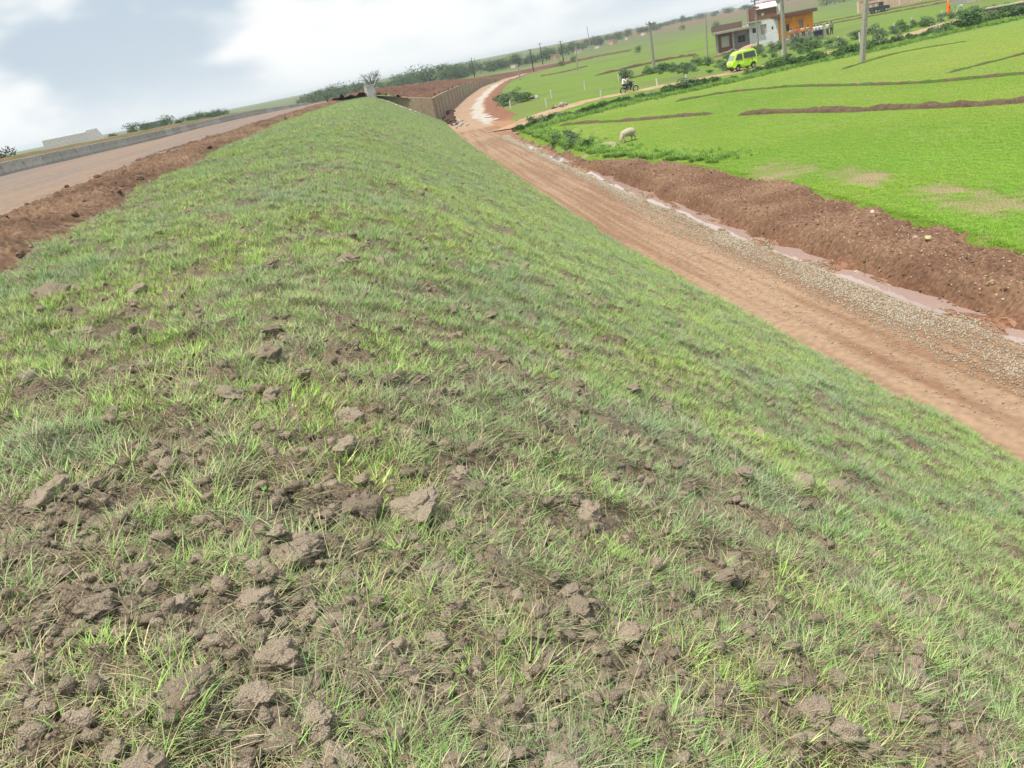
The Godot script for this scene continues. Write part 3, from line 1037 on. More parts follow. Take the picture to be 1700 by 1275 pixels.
	# larger stones that can be told apart
	var big := [[9.5, 17.8, 0.17, "pinkish stone lying on the earth bank beside the yellow one", Color(0.42, 0.30, 0.24)], [9.62, 17.45, 0.19, "largest yellowish stone on the earth bank", Color(0.55, 0.46, 0.28)], [8.1, 17.7, 0.12, "pale flat stone low on the face of the earth bank", Color(0.58, 0.52, 0.38)], [9.0, 14.2, 0.15, "dark yellowish stone near the wide puddle", Color(0.40, 0.33, 0.17)], [9.9, 20.6, 0.12, "whitish stone on the back edge of the earth bank", Color(0.6, 0.56, 0.48)], [7.2, 33.4, 0.14, "orange brown stone on the far end of the earth bank", Color(0.45, 0.27, 0.15)]]
	for i in big.size():
		var q: Array = big[i]
		var d: float = q[1]
		var p := Vector3(q[0], 0, -d)
		p.y = berm_y(d, p.x - toe(d), p) + 0.02
		var o := single("field_stone", q[3], "stone", clod_mesh(90 + i, 10, 14, 0.45), mat(Color(q[4].r, q[4].g, q[4].b).linear_to_srgb(), 0.85, tex.conc, 4.0), p)
		o.scale = Vector3.ONE * q[2]
		o.rotation = Vector3(0.2 * i, i * 1.3, 0.1)

func berm_y(d: float, u: float, p: Vector3) -> float:
	var e := n_big.get_noise_2d(p.x * 1.1, p.z * 1.1)
	var foot := 3.34 + e * 0.22 + n_mid.get_noise_2d(p.z * 0.5, 3.0) * 0.10
	var ub := edge_u(d) + e * 0.7 + n_mid.get_noise_2d(p.x * 0.5, p.z * 0.5) * 0.5
	var small := smoothstep(38.0, 44.0, d)
	var y := -0.17 + smoothstep(foot, foot + 0.5, u) * lerpf(0.44, 0.30, small) + smoothstep(foot + 0.5, maxf(foot + 0.9, ub - 0.9), u) * lerpf(0.05, 0.02, small)
	var on := smoothstep(foot - 0.05, foot + 0.3, u)
	y += on * (absf(n_mid.get_noise_2d(p.x * 0.8, p.z * 0.8)) * 0.13 + n_small.get_noise_2d(p.x, p.z) * 0.04) + e * 0.06 * on
	return lerpf(y, -0.35, smoothstep(ub - 1.3, ub + 0.7, u))

# ---------------------------------------------------------------- retaining wall beyond the grass
func wall_top(d: float) -> float:
	return lookup([96.0, 150.0, 195.0, 215.0], [2.75, 2.2, 1.35, 0.5], d)

func wall_u(d: float) -> float:
	return lookup([96.0, 124.0], [-1.05, -0.3], d)

func build_retaining_wall() -> void:
	var bank := strip(97.0, 262.0, 0.012, -12.6, -0.35, 60, func(d, u, p):
		var k := top_k(d)
		var wt := minf(wall_top(d) - 0.12, 4.7 * k)
		var m: float = absf(n_mid.get_noise_2d(p.x * 0.5, p.z * 0.5))
		var e: float = n_big.get_noise_2d(p.x * 0.5, p.z * 0.5)
		var y: float = lerpf(wt, 4.75 * k, smoothstep(-1.4, -8.4, u + e)) + (m * 0.75 + e * 0.3 + n_small.get_noise_2d(p.x * 0.4, p.z * 0.4) * 0.08) * minf(1.0, k + 0.3)
		if d < 124.0 and u > wall_u(d) - 0.1: y = -0.5
		if d > 195.0: y = lerpf(y, lerpf(0.0, 4.7 * k, smoothstep(0.0, -8.0, u)), smoothstep(195.0, 215.0, d))
		var t := clampf(0.4 + e * 0.8 + m * 0.4, 0.0, 1.0)
		return [y, Color(0.13, 0.065, 0.04).lerp(Color(0.27, 0.145, 0.095), t)])
	single("soil_fill", "bare red brown fill heaped behind the retaining wall", "soil", bank, M.soil, Vector3.ZERO, "", "structure")
	var w := thing("retaining_wall", "stained beige concrete retaining wall holding red soil beside the dirt road", "retaining wall")
	var tones := []
	for i in 5:
		tones.append(mat(lin(0.335 + 0.025 * (i % 3), 0.265 + 0.025 * (i % 4), 0.19 + 0.02 * (i % 2)), 0.9, tex.conc, 0.45))
	# return wall across the end of the grass slope
	var a := at_du(96.3, wall_u(96.3)) + Vector3(0.1, 0, 0.1)
	var b := Vector3(-9.0, 0, -99.0)
	var n := 5
	for i in n:
		var p0 := a.lerp(b, float(i) / n)
		var p1 := a.lerp(b, (i + 0.985) / n)
		var m := MB.new()
		var off := (p1 - p0).normalized().cross(Vector3.UP) * 0.17
		var t0 := lerpf(2.75, 4.12, float(i) / n)
		var t1 := lerpf(2.75, 4.12, (i + 0.985) / n)
		prism(m, p0, p1, off, -0.4, t0, t1)
		part(w, "panel", m.mesh(), tones[i % 5])
	# wall along the road
	var d := 96.3
	var k := 0
	while d < 210.0:
		var p0 := at_du(d, wall_u(d))
		var p1 := at_du(d + 2.96, wall_u(d + 2.96))
		var m := MB.new()
		var off := (p1 - p0).normalized().cross(Vector3.UP) * 0.17
		prism(m, p0, p1, off, -0.4, wall_top(d), wall_top(d + 2.96))
		part(w, "panel", m.mesh(), tones[rng.randi() % 5])
		if k % 2 == 0:   # water stain streaks are thin proud ribs of lime
			var q := p0.lerp(p1, 0.5)
			var rb := MB.new()
			rb.box(Vector3(0, wall_top(d) * 0.5 - 0.1, 0), Vector3(0.12, wall_top(d) + 0.2, 0.12), 0.02)
			part(w, "joint_rib", rb.mesh(), tones[(k / 2) % 5], q + off.normalized() * 0.2)
		d += 3.0
		k += 1
	# end post on the crest
	var post := thing("end_post", "square pale concrete end post standing on the crest of the grass slope", "post", Vector3(-9.0, 3.95, -97.4), 0.35)
	part(post, "shaft", boxm(Vector3(0.95, 1.35, 0.95), 0.03), mat(lin(0.55, 0.55, 0.55), 0.9, tex.conc, 0.8), Vector3(0, 0.6, 0))
	part(post, "cap", boxm(Vector3(1.02, 0.08, 1.02), 0.02), mat(lin(0.5, 0.47, 0.45), 0.9, tex.conc, 0.8), Vector3(0, 1.315, 0))
	# loose kerb stones on the slope below the wall
	for i in 9:
		var f := i / 8.0
		var x := lerpf(-7.6, -4.0, f)
		var z := -94.0 + f * 1.2
		var o := single("kerb_stone", "pale block in the row of kerb stones below the return wall", "kerb stone", boxm(Vector3(0.42, 0.16, 0.24), 0.03), M.conc, Vector3(x, slope_y(x, z, 94.0) + 0.07, z), "kerb stones below the return wall")
		o.rotation = Vector3(rng.randf_range(-0.1, 0.1), rng.randf_range(-0.3, 0.3) - 0.3, -0.5)
	# heap of dark soil and rubble at the foot of the wall
	var i2 := 0
	for q in [[96.5, 0.3, 1.5, 0.7], [92.8, 0.6, 1.3, 0.5], [89.5, 0.7, 1.0, 0.4], [100.0, 0.3, 1.3, 0.55], [104.5, 0.25, 1.2, 0.5], [109.0, 0.2, 1.1, 0.45], [114.0, 0.2, 1.1, 0.4]]:
		var names := ["tallest dark soil heap at the corner of the retaining wall", "dark soil heap spilling onto the road before the wall corner", "lowest dark soil heap nearest along the road edge", "dark soil heap just past the wall corner", "second dark soil heap along the foot of the wall", "third dark soil heap along the foot of the wall", "farthest dark soil heap along the foot of the wall"]
		var o := single("soil_heap", names[i2], "soil heap", clod_mesh(120 + i2, 12, 16, 0.35), mat(lin(0.12, 0.07, 0.05), 0.95, tex.soil, 1.0), at_du(q[0], q[1], 0.1), "soil heaps by the retaining wall")
		o.scale = Vector3(q[2], q[3] * 1.7, q[2] * 2.2)
		i2 += 1
	for i in 26:
		var d2 := 83.0 + rng.randf() * 12.0
		var p := at_du(d2, 0.5 + rng.randf() * 1.3, 0.08)
		var o := single("rubble_stone", "pale rubble stone strewn on the road before the retaining wall", "stone", clod_mesh(140 + i % 4, 6, 8, 0.2), M.conc, p, "rubble strewn before the retaining wall")
		o.scale = Vector3.ONE * rng.randf_range(0.18, 0.42)
		o.rotation = Vector3(rng.randf() * 3, rng.randf() * 6, 0)

func prism(m: MB, p0: Vector3, p1: Vector3, off: Vector3, y0: float, t0: float, t1: float) -> void:
	var lo := Vector3(0, y0, 0)
	var a0 := p0 + off + lo
	var a1 := p1 + off + lo
	var b0 := p0 - off + lo
	var b1 := p1 - off + lo
	var u0 := Vector3(0, t0 - y0, 0)
	var u1 := Vector3(0, t1 - y0, 0)
	m.face(a0, a1, a1 + u1, a0 + u0, off)
	m.face(b0, b1, b1 + u1, b0 + u0, -off)
	m.face(a0 + u0, a1 + u1, b1 + u1, b0 + u0, Vector3.UP)
	m.face(a0, b0, b0 + u0, a0 + u0, p0 - p1)
	m.face(a1, b1, b1 + u1, a1 + u1, p1 - p0)

# ---------------------------------------------------------------- fields
const SAND := [[7.5, -47.3, 1.1, 1.6], [11.0, -29.6, 1.3, 2.0], [12.1, -26.3, 0.9, 2.2], [12.6, -22.3, 0.8, 1.2], [12.7, -20.0, 1.3, 2.1], [13.6, -18.0, 1.6, 1.6]]

func bare(x: float, z: float) -> float:
	var s := 0.0
	for q in SAND:
		var a: float = (x - q[0]) / q[2]
		var b: float = (z - q[1]) / q[3]
		s = maxf(s, 1.3 - (a * a + b * b))
	return clampf(s + n_mid.get_noise_2d(x * 0.7, z * 0.7) * 1.0 - 0.15, 0.0, 1.0)

func field_col(x: float, z: float) -> Color:
	var d := -z
	var a := n_big.get_noise_2d(x * 0.18, z * 0.18)
	var b := n_big.get_noise_2d(x * 0.9, z * 0.9)
	var c := Color(0.185, 0.325, 0.035).lerp(Color(0.245, 0.385, 0.055), clampf(0.5 + a * 0.9 + b * 0.4, 0.0, 1.0))
	# plots: the second terrace is yellower
	if d < 76.0 and x > lookup([30.0, 43.0, 48.0, 53.0, 59.0, 64.0, 66.0], [30.0, 28.5, 25.1, 23.9, 22.5, 18.0, 10.0], d):
		c = c.lerp(Color(0.27, 0.40, 0.085), 0.65)
	if d > 84.0:
		var dry := clampf(0.25 + a * 1.2 + smoothstep(120.0, 330.0, d) * 0.5, 0.0, 1.0)
		c = c.lerp(Color(0.19, 0.25, 0.075), dry)
	if d > 230.0:
		c = c.lerp(Color(0.17, 0.21, 0.08), smoothstep(230.0, 420.0, d) * 0.8)
		var hill := smoothstep(380.0, 560.0, d) * smoothstep(60.0, 150.0, x)
		c = c.lerp(Color(0.27, 0.13, 0.085), hill * clampf(0.65 + a * 1.6 + b * 0.8, 0.0, 1.0))
	if d < 60.0:
		var s := bare(x, z)
		if s > 0.0:
			var sand := Color(0.43, 0.34, 0.215)
			if x < 9.2 and d > 44.0: sand = Color(0.66, 0.55, 0.46)
			c = c.lerp(sand, s * clampf(0.75 + b, 0.3, 1.0))
	if d > 76.0 and d < 110.0 and x < 9.0:
		c = c.lerp(Color(0.27, 0.22, 0.12), clampf(0.5 + b * 1.5, 0.0, 1.0) * 0.6)
	return c

func build_fields() -> void:
	var rows := 470
	var cols := 330
	var v := PackedVector3Array()
	var c := PackedColorArray()
	v.resize(rows * cols); c.resize(rows * cols)
	for r in rows:
		var rad := 6.0 * pow(1.0125, r)
		for k in cols:
			var a := deg_to_rad(-80.0 + 160.0 * pow(float(k) / (cols - 1), 0.75))
			var x := sin(a) * rad
			var z := -cos(a) * rad
			v[r * cols + k] = Vector3(x, field_y(x, z), z)
			c[r * cols + k] = field_col(x, z)
	single("ground", "flat green farmland reaching to the horizon", "ground", grid_mesh(v, c, rows, cols), M.field, Vector3.ZERO, "", "structure")
	# dirt path to the village
	var pp := [Vector2(3.4, -71.0), Vector2(5.4, -74.0), Vector2(8.6, -79.5), Vector2(12.6, -82.6), Vector2(16.4, -83.0), Vector2(27.3, -83.4), Vector2(39.0, -83.6), Vector2(47.0, -87.0), Vector2(58.0, -96.0), Vector2(75.0, -108.0)]
	var sm := smooth_line(pp, 0.6)
	var pv := PackedVector3Array()
	var pc := PackedColorArray()
	for i in sm.size():
		var t: Vector2 = (sm[mini(i + 1, sm.size() - 1)] - sm[maxi(i - 1, 0)]).normalized()
		var nn := Vector2(-t.y, t.x)
		for k in 9:
			var f := (k - 4) / 4.0
			var q: Vector2 = sm[i] + nn * f * (1.5 + n_big.get_noise_2d(i * 0.7, f * 9.0) * 0.6)
			var y := maxf(field_y(q.x, q.y), 0.0) + 0.07 - absf(f) * absf(f) * 0.06 + n_mid.get_noise_2d(q.x, q.y) * 0.02
			pv.append(Vector3(q.x, y, q.y))
			var w := clampf(0.5 + n_big.get_noise_2d(q.x * 1.5, q.y * 1.5), 0.0, 1.0)
			pc.append(Color(0.36, 0.22, 0.13).lerp(Color(0.46, 0.36, 0.25), w))
	single("path", "narrow dirt path from the road junction to the village", "path", grid_mesh(pv, pc, sm.size(), 9), M.dirt, Vector3.ZERO, "", "structure")
	# earth bunds between the plots
	var bunds := [
		[[Vector2(7.2, -63.6), Vector2(9.1, -61.4), Vector2(11.6, -56.6), Vector2(13.4, -54.1), Vector2(15.1, -51.9)], 0.26, 0.4, "low brown bund with grass on top behind the grazing sheep", 0.35],
		[[Vector2(15.9, -48.9), Vector2(17.4, -46.3), Vector2(18.9, -42.1), Vector2(20.0, -39.6), Vector2(21.5, -36.1), Vector2(24.6, -32.0)], 0.34, 0.45, "stout bare brown bund between the two nearest green plots", 0.12],
		[[Vector2(16.1, -64.6), Vector2(19.5, -63.7), Vector2(22.5, -59.0), Vector2(23.9, -53.2), Vector2(25.1, -48.1), Vector2(26.6, -44.8), Vector2(30.0, -40.5)], 0.2, 0.32, "thin half grassed bund across the second terrace", 0.55],
		[[Vector2(28.6, -63.7), Vector2(30.9, -65.4), Vector2(35.8, -68.0), Vector2(39.9, -66.6)], 0.13, 0.3, "faint low bund running past the foot of the leaning pole", 0.65],
		[[Vector2(28.1, -48.9), Vector2(31.2, -49.7), Vector2(36.0, -51.0)], 0.15, 0.3, "short faint bund in the yellow green plot near the right edge", 0.6],
		[[Vector2(21.7, -133.0), Vector2(26.8, -135.0), Vector2(32.5, -137.0), Vector2(36.3, -135.0), Vector2(37.2, -131.5)], 0.55, 0.4, "long dark stone field wall left of the houses", 0.1],
		[[Vector2(19.6, -104.9), Vector2(24.3, -107.7), Vector2(29.9, -110.8), Vector2(33.5, -112.0)], 0.35, 0.4, "overgrown dark bund behind the motorcycle", 0.45],
		[[Vector2(17.9, -178.9), Vector2(22.4, -176.8), Vector2(28.5, -183.9)], 0.35, 0.5, "reddish broken bund in the far green field", 0.3],
		[[Vector2(40.5, -247.0), Vector2(48.1, -233.6)], 0.7, 0.9, "farthest brown bund below the tree line", 0.2],
		[[Vector2(62.0, -150.0), Vector2(75.0, -148.0), Vector2(98.0, -142.0)], 0.35, 0.5, "long brown bund right of the orange house", 0.25],
		[[Vector2(62.0, -166.0), Vector2(80.0, -160.0), Vector2(100.0, -154.0)], 0.4, 0.6, "long bund running past the parked jeep", 0.3]]
	for q in bunds:
		single("field_bund", q[3], "bund", bund_mesh(q[0], q[1], q[2], q[4]), M.soil, Vector3.ZERO, "bunds between the plots")

func smooth_line(pts: Array, step: float) -> Array:
	var out := []
	for i in pts.size() - 1:
		var p0: Vector2 = pts[maxi(i - 1, 0)]
		var p1: Vector2 = pts[i]
		var p2: Vector2 = pts[i + 1]
		var p3: Vector2 = pts[mini(i + 2, pts.size() - 1)]
		var n := maxi(2, int((p2 - p1).length() / step))
		for k in n: out.append(p1.cubic_interpolate(p2, p0, p3, float(k) / n))
	out.append(pts[-1])
	return out

func bund_mesh(pts: Array, h: float, w: float, grassy: float) -> ArrayMesh:
	var sm := smooth_line(pts, 0.22 if h < 0.4 else 0.5)
	var v := PackedVector3Array()
	var c := PackedColorArray()
	var prof := [[-1.0, -0.25], [-0.8, 0.45], [-0.5, 0.9], [-0.15, 1.0], [0.2, 0.97], [0.5, 0.86], [0.8, 0.4], [1.0, -0.25]]
	for i in sm.size():
		var t: Vector2 = (sm[mini(i + 1, sm.size() - 1)] - sm[maxi(i - 1, 0)]).normalized()
		var nn := Vector2(-t.y, t.x)
		var endk := minf(1.0, minf(i, sm.size() - 1 - i) / 3.0)
		var hk := 0.6 * h * endk * (0.95 + 0.55 * n_big.get_noise_2d(sm[i].x * 2.0, sm[i].y * 2.0))
		for q in prof:
			var p: Vector2 = sm[i] + nn * q[0] * w * 0.75 * (1.0 + 0.3 * n_mid.get_noise_2d(sm[i].x + q[0], sm[i].y))
			var y: float = field_y(p.x, p.y) + q[1] * hk + n_small.get_noise_2d(p.x * 0.6, p.y * 0.6) * h * 0.25
			v.append(Vector3(p.x, y, p.y))
			var e := n_mid.get_noise_2d(p.x * 1.2, p.y * 1.2) * 0.5 + 0.5
			var col := Color(0.125, 0.09, 0.06).lerp(Color(0.24, 0.18, 0.12), e)
			if n_big.get_noise_2d(p.x * 3.0, p.y * 3.0) * 0.5 + 0.5 < grassy: col = Color(0.11, 0.19, 0.04)
			c.append(col)
	return grid_mesh(v, c, sm.size(), prof.size())

# ---------------------------------------------------------------- houses
func wall_open(b: MB, x0: float, x1: float, y0: float, y1: float, z: float, th: float, holes: Array) -> void:
	# wall in the x-y plane with rectangular openings [x0, x1, y0, y1]
	var xs := [x0, x1]
	var ys := [y0, y1]
	for q in holes:
		xs.append(q[0]); xs.append(q[1]); ys.append(q[2]); ys.append(q[3])
	xs.sort(); ys.sort()
	for i in xs.size() - 1:
		for j in ys.size() - 1:
			var cx: float = (xs[i] + xs[i + 1]) * 0.5
			var cy: float = (ys[j] + ys[j + 1]) * 0.5
			if xs[i + 1] - xs[i] < 0.001 or ys[j + 1] - ys[j] < 0.001: continue
			var hole := false
			for q in holes:
				if cx > q[0] and cx < q[1] and cy > q[2] and cy < q[3]: hole = true
			if not hole: b.box(Vector3(cx, cy, z), Vector3(xs[i + 1] - xs[i], ys[j + 1] - ys[j], th))

func window(house: Node3D, x0: float, x1: float, y0: float, y1: float, z: float, fm: Material, pm: Material, bars := 2) -> void:
	var f := MB.new()
	var t := 0.06
	f.box(Vector3((x0 + x1) / 2, y0 + t / 2, 0), Vector3(x1 - x0, t, 0.1))
	f.box(Vector3((x0 + x1) / 2, y1 - t / 2, 0), Vector3(x1 - x0, t, 0.1))
	f.box(Vector3(x0 + t / 2, (y0 + y1) / 2, 0), Vector3(t, y1 - y0 - 2 * t, 0.1))
	f.box(Vector3(x1 - t / 2, (y0 + y1) / 2, 0), Vector3(t, y1 - y0 - 2 * t, 0.1))
	for i in bars:
		f.box(Vector3(lerpf(x0, x1, (i + 1.0) / (bars + 1)), (y0 + y1) / 2, 0), Vector3(0.05, y1 - y0 - 2 * t, 0.08))
	var w := part(house, "window", f.mesh(), fm, Vector3(0, 0, z - 0.06))
	part(w, "pane", boxm(Vector3(x1 - x0 - 0.1, y1 - y0 - 0.1, 0.02)), pm, Vector3((x0 + x1) / 2, (y0 + y1) / 2, -0.1))

func build_house() -> void:
	# local x runs along the front, z towards the camera
	var brick := mat(lin(0.36, 0.19, 0.135), 0.92, tex.soil, 1.6)
	var dark_brick := mat(lin(0.29, 0.215, 0.18), 0.92, tex.soil, 1.6)
	var grey := mat(lin(0.40, 0.38, 0.37), 0.92, tex.conc, 0.5)
	var slab := mat(lin(0.36, 0.33, 0.27), 0.92, tex.conc, 0.6)
	var white := mat(lin(0.74, 0.77, 0.84), 0.85, tex.conc, 0.9)
	var orange := mat(lin(0.90, 0.36, 0.02), 0.8, tex.conc, 0.9)
	var wood := mat(lin(0.16, 0.15, 0.15), 0.8)
	var sheet := mat(lin(0.72, 0.72, 0.74), 0.45)
	var frame := mat(lin(0.5, 0.47, 0.38), 0.8)
	var yaw := -0.28
	# grey unfinished house
	var o := Vector3(37.3, 0.15, -122.6)
	var h1 := thing("grey_house", "unfinished grey cement house with a brick parapet on its roof, left of the white one", "house", o, yaw)
	h1.scale = Vector3(0.95, 0.86, 0.9)
	var b := MB.new()
	wall_open(b, 0.0, 4.7, -0.3, 3.0, -1.6, 0.23, [[0.9, 2.1, 0.9, 2.3], [3.1, 4.2, 1.1, 2.2]])
	b.box(Vector3(0.115, 1.35, -4.2), Vector3(0.23, 3.3, 5.0))
	b.box(Vector3(2.35, 1.35, -6.7), Vector3(4.24, 3.3, 0.23))
	part(h1, "wall", b.mesh(), grey)
	b = MB.new()
	wall_open(b, 0.32, 2.3, -0.3, 2.95, -0.9, 0.2, [[0.75, 1.85, 0.9, 2.5]])
	part(h1, "brick_front", b.mesh(), brick)
	window(h1, 0.75, 1.85, 0.9, 2.5, -0.8, frame, mat(lin(0.42, 0.43, 0.38), 0.6), 1)
	window(h1, 3.1, 4.2, 1.1, 2.2, -1.5, wood, M.glass, 1)
	for x in [0.15, 2.45]:
		part(h1, "column", boxm(Vector3(0.3, 3.35, 0.3), 0.02), grey, Vector3(x, 1.32, -0.55))
	part(h1, "roof_slab", boxm(Vector3(5.5, 0.35, 7.4), 0.02), slab, Vector3(2.25, 3.19, -3.2))
	b = MB.new()
	b.box(Vector3(1.7, 3.85, -1.4), Vector3(4.3, 0.95, 0.2))
	b.box(Vector3(-0.4, 3.75, -3.9), Vector3(0.2, 0.75, 5.0))
	part(h1, "parapet", b.mesh(), dark_brick)
	part(h1, "step", boxm(Vector3(4.2, 0.25, 1.4), 0.03), grey, Vector3(2.2, -0.02, 0.4))
	# white and brick house in the middle
	var dir := Vector3(1, 0, 0).rotated(Vector3.UP, yaw)
	var h2 := thing("white_house", "narrow white house with a bare brick upper storey and sheet roof between grey and orange", "house", o + dir * 4.5 + Vector3(0, 0.2, 0), yaw)
	h2.scale = Vector3(0.86, 0.8, 0.9)
	b = MB.new()
	wall_open(b, 0.0, 4.45, -0.4, 3.75, -0.6, 0.23, [[0.5, 1.3, 2.1, 2.9], [1.75, 2.75, 1.6, 3.2], [3.45, 3.75, 2.1, 2.6]])
	b.box(Vector3(0.115, 1.67, -3.5), Vector3(0.23, 4.15, 5.5))
	b.box(Vector3(4.335, 1.67, -3.5), Vector3(0.23, 4.15, 5.5))
	part(h2, "wall", b.mesh(), white)
	window(h2, 0.5, 1.3, 2.1, 2.9, -0.5, wood, M.glass, 1)
	window(h2, 1.75, 2.75, 1.6, 3.2, -0.5, frame, mat(lin(0.38, 0.36, 0.33), 0.7), 1)
	window(h2, 3.45, 3.75, 2.1, 2.6, -0.5, wood, M.glass, 0)
	part(h2, "ledge", boxm(Vector3(2.6, 0.16, 1.3), 0.02), slab, Vector3(0.6, 3.86, -0.3))
	b = MB.new()
	wall_open(b, 0.1, 4.45, 3.95, 5.6, -1.4, 0.22, [[2.1, 2.5, 4.6, 5.0]])
	b.box(Vector3(0.21, 4.9, -3.6), Vector3(0.22, 1.9, 4.2))
	b.box(Vector3(1.0, 5.85, -1.4), Vector3(1.8, 0.5, 0.22))
	part(h2, "brick_storey", b.mesh(), brick)
	part(h2, "corner_column", boxm(Vector3(0.25, 2.1, 0.25), 0.02), slab, Vector3(0.05, 4.95, -1.2))
	b = MB.new()
	var rs := 16
	for i in rs:   # corrugations
		var x0 := lerpf(1.2, 4.6, float(i) / rs)
		var x1 := lerpf(1.2, 4.6, (i + 1.0) / rs)
		var k0 := 0.03 * (i % 2)
		var k1 := 0.03 * ((i + 1) % 2)
		b.face(Vector3(x0, 5.72 + k0, -1.0), Vector3(x1, 5.72 + k1, -1.0), Vector3(x1, 6.55 + k1, -4.6), Vector3(x0, 6.55 + k0, -4.6), Vector3.UP)
	part(h2, "sheet_roof", b.mesh(), sheet)
	part(h2, "ridge_cap", boxm(Vector3(3.6, 0.12, 0.3), 0.02), mat(lin(0.42, 0.10, 0.09), 0.7), Vector3(2.9, 6.62, -4.6))
	part(h2, "water_tank", tank_mesh(), mat(lin(0.62, 0.72, 0.74), 0.5), Vector3(5.1, 4.75, -2.6))
	# orange house
	var h3 := thing("orange_house", "bright orange house with two small shuttered windows and a dark brown roof edge", "house", o + dir * 8.36 + Vector3(0, 0.2, -0.2), yaw)
	h3.scale = Vector3(0.92, 0.8, 0.9)
	b = MB.new()
	wall_open(b, 0.0, 5.0, -0.4, 3.7, -0.6, 0.23, [[1.15, 1.65, 1.35, 2.5], [3.0, 3.6, 1.55, 2.65]])
	b.box(Vector3(4.885, 1.65, -3.4), Vector3(0.23, 4.1, 5.3))
	b.box(Vector3(2.5, 1.65, -6.1), Vector3(5.0, 4.1, 0.2))
	part(h3, "wall", b.mesh(), orange)
	window(h3, 1.15, 1.65, 1.35, 2.5, -0.5, wood, M.glass, 1)
	window(h3, 3.0, 3.6, 1.55, 2.65, -0.5, wood, mat(lin(0.4, 0.37, 0.33), 0.7), 1)
	for x in [1.4, 3.3]:
		part(h3, "sunshade", boxm(Vector3(1.1, 0.07, 0.5), 0.01), mat(lin(0.35, 0.2, 0.1), 0.9), Vector3(x, 2.78, -0.22))
	part(h3, "roof_slab", boxm(Vector3(6.1, 0.55, 7.0), 0.03), mat(lin(0.22, 0.115, 0.10), 0.9, tex.soil, 1.0), Vector3(2.5, 3.98, -3.0))
	part(h3, "lamp", boxm(Vector3(0.22, 0.14, 0.15), 0.03), mat(lin(0.8, 0.8, 0.8), 0.5), Vector3(2.3, 3.4, -0.4))
	# terrace wall with the people on it
	var tw := thing("terrace_wall", "low grey cement wall of the terrace that people sit on before the orange house", "wall", Vector3(45.6, 0.1, -117.6), -0.05)
	for i in 3:
		part(tw, "panel", boxm(Vector3(1.73, 0.95, 0.35), 0.02), mat(lin(0.36 + 0.03 * i, 0.35 + 0.03 * i, 0.34 + 0.025 * i), 0.92, tex.conc, 0.6), Vector3(0.87 + 1.75 * i, 0.4, 0))
	part(tw, "terrace", boxm(Vector3(5.6, 0.6, 4.0), 0.02), mat(lin(0.33, 0.30, 0.27), 0.95, tex.dirt, 0.5), Vector3(2.7, 0.1, -2.2))
	# long pink compound wall and corner building on the right
	var pw := thing("compound_wall", "long pale pink compound wall with a red top near the upper edge", "wall", Vector3(83.3, 0.0, -177.5), -0.12)
	var pink := mat(lin(0.66, 0.47, 0.38), 0.88, tex.conc, 0.3)
	for i in 6:
		part(pw, "panel", boxm(Vector3(3.9, 2.1, 0.25), 0.01), pink, Vector3(2.0 + 4.0 * i, 1.0, 0))
		part(pw, "pillar", boxm(Vector3(0.3, 2.3, 0.4), 0.02), mat(lin(0.6, 0.5, 0.42), 0.9), Vector3(4.0 * i, 1.1, 0))
		part(pw, "coping", boxm(Vector3(3.7, 0.22, 0.34), 0.02), mat(lin(0.45, 0.16, 0.13), 0.85), Vector3(2.0 + 4.0 * i, 2.16, 0))
	var cb := thing("corner_building", "grey building with a dark doorway at the top right corner", "building", Vector3(75.2, 0.1, -126.5), -0.2)
	b = MB.new()
	wall_open(b, 0.0, 9.0, -0.3, 3.2, 0.0, 0.25, [[1.3, 2.1, 0.0, 2.1]])
	b.box(Vector3(0.12, 1.45, -3.1), Vector3(0.24, 3.5, 5.9))
	part(cb, "wall", b.mesh(), mat(lin(0.42, 0.42, 0.42), 0.9, tex.conc, 0.5))
	var door := part(cb, "door", boxm(Vector3(0.8, 2.1, 0.06)), mat(lin(0.06, 0.02, 0.03), 0.6), Vector3(1.7, 1.05, -0.06))
	part(door, "handle", boxm(Vector3(0.04, 0.14, 0.05)), M.steel, Vector3(0.3, 0, 0.05))
	part(cb, "roof_slab", boxm(Vector3(9.8, 0.25, 7.2), 0.02), slab, Vector3(4.5, 3.33, -3.0))
	part(cb, "plinth", boxm(Vector3(9.4, 0.3, 1.4), 0.02), slab, Vector3(4.6, 0.05, 0.85))
	# culvert beside the path
	var cv := thing("culvert_wall", "grey culvert headwall with a pale top slab half hidden by bushes", "culvert", Vector3(54.6, 0.1, -87.6), -0.35)
	part(cv, "headwall", boxm(Vector3(3.4, 1.0, 0.35), 0.02), mat(lin(0.20, 0.18, 0.18), 0.95, tex.conc, 0.6), Vector3(1.4, 0.35, 0))
	part(cv, "top_slab", boxm(Vector3(3.6, 0.14, 0.7), 0.02), mat(lin(0.45, 0.43, 0.36), 0.9, tex.conc, 0.6), Vector3(1.4, 0.925, -0.1))

func tank_mesh() -> ArrayMesh:
	var b := MB.new()
	b.tube(Vector3(0, 0, 0), Vector3(0, 0.95, 0), 0.42, 0.42, 14)
	b.tube(Vector3(0, 0.95, 0), Vector3(0, 1.08, 0), 0.4, 0.18, 14)
	b.tube(Vector3(0, 1.08, 0), Vector3(0, 1.14, 0), 0.18, 0.18, 14)
	return b.mesh()

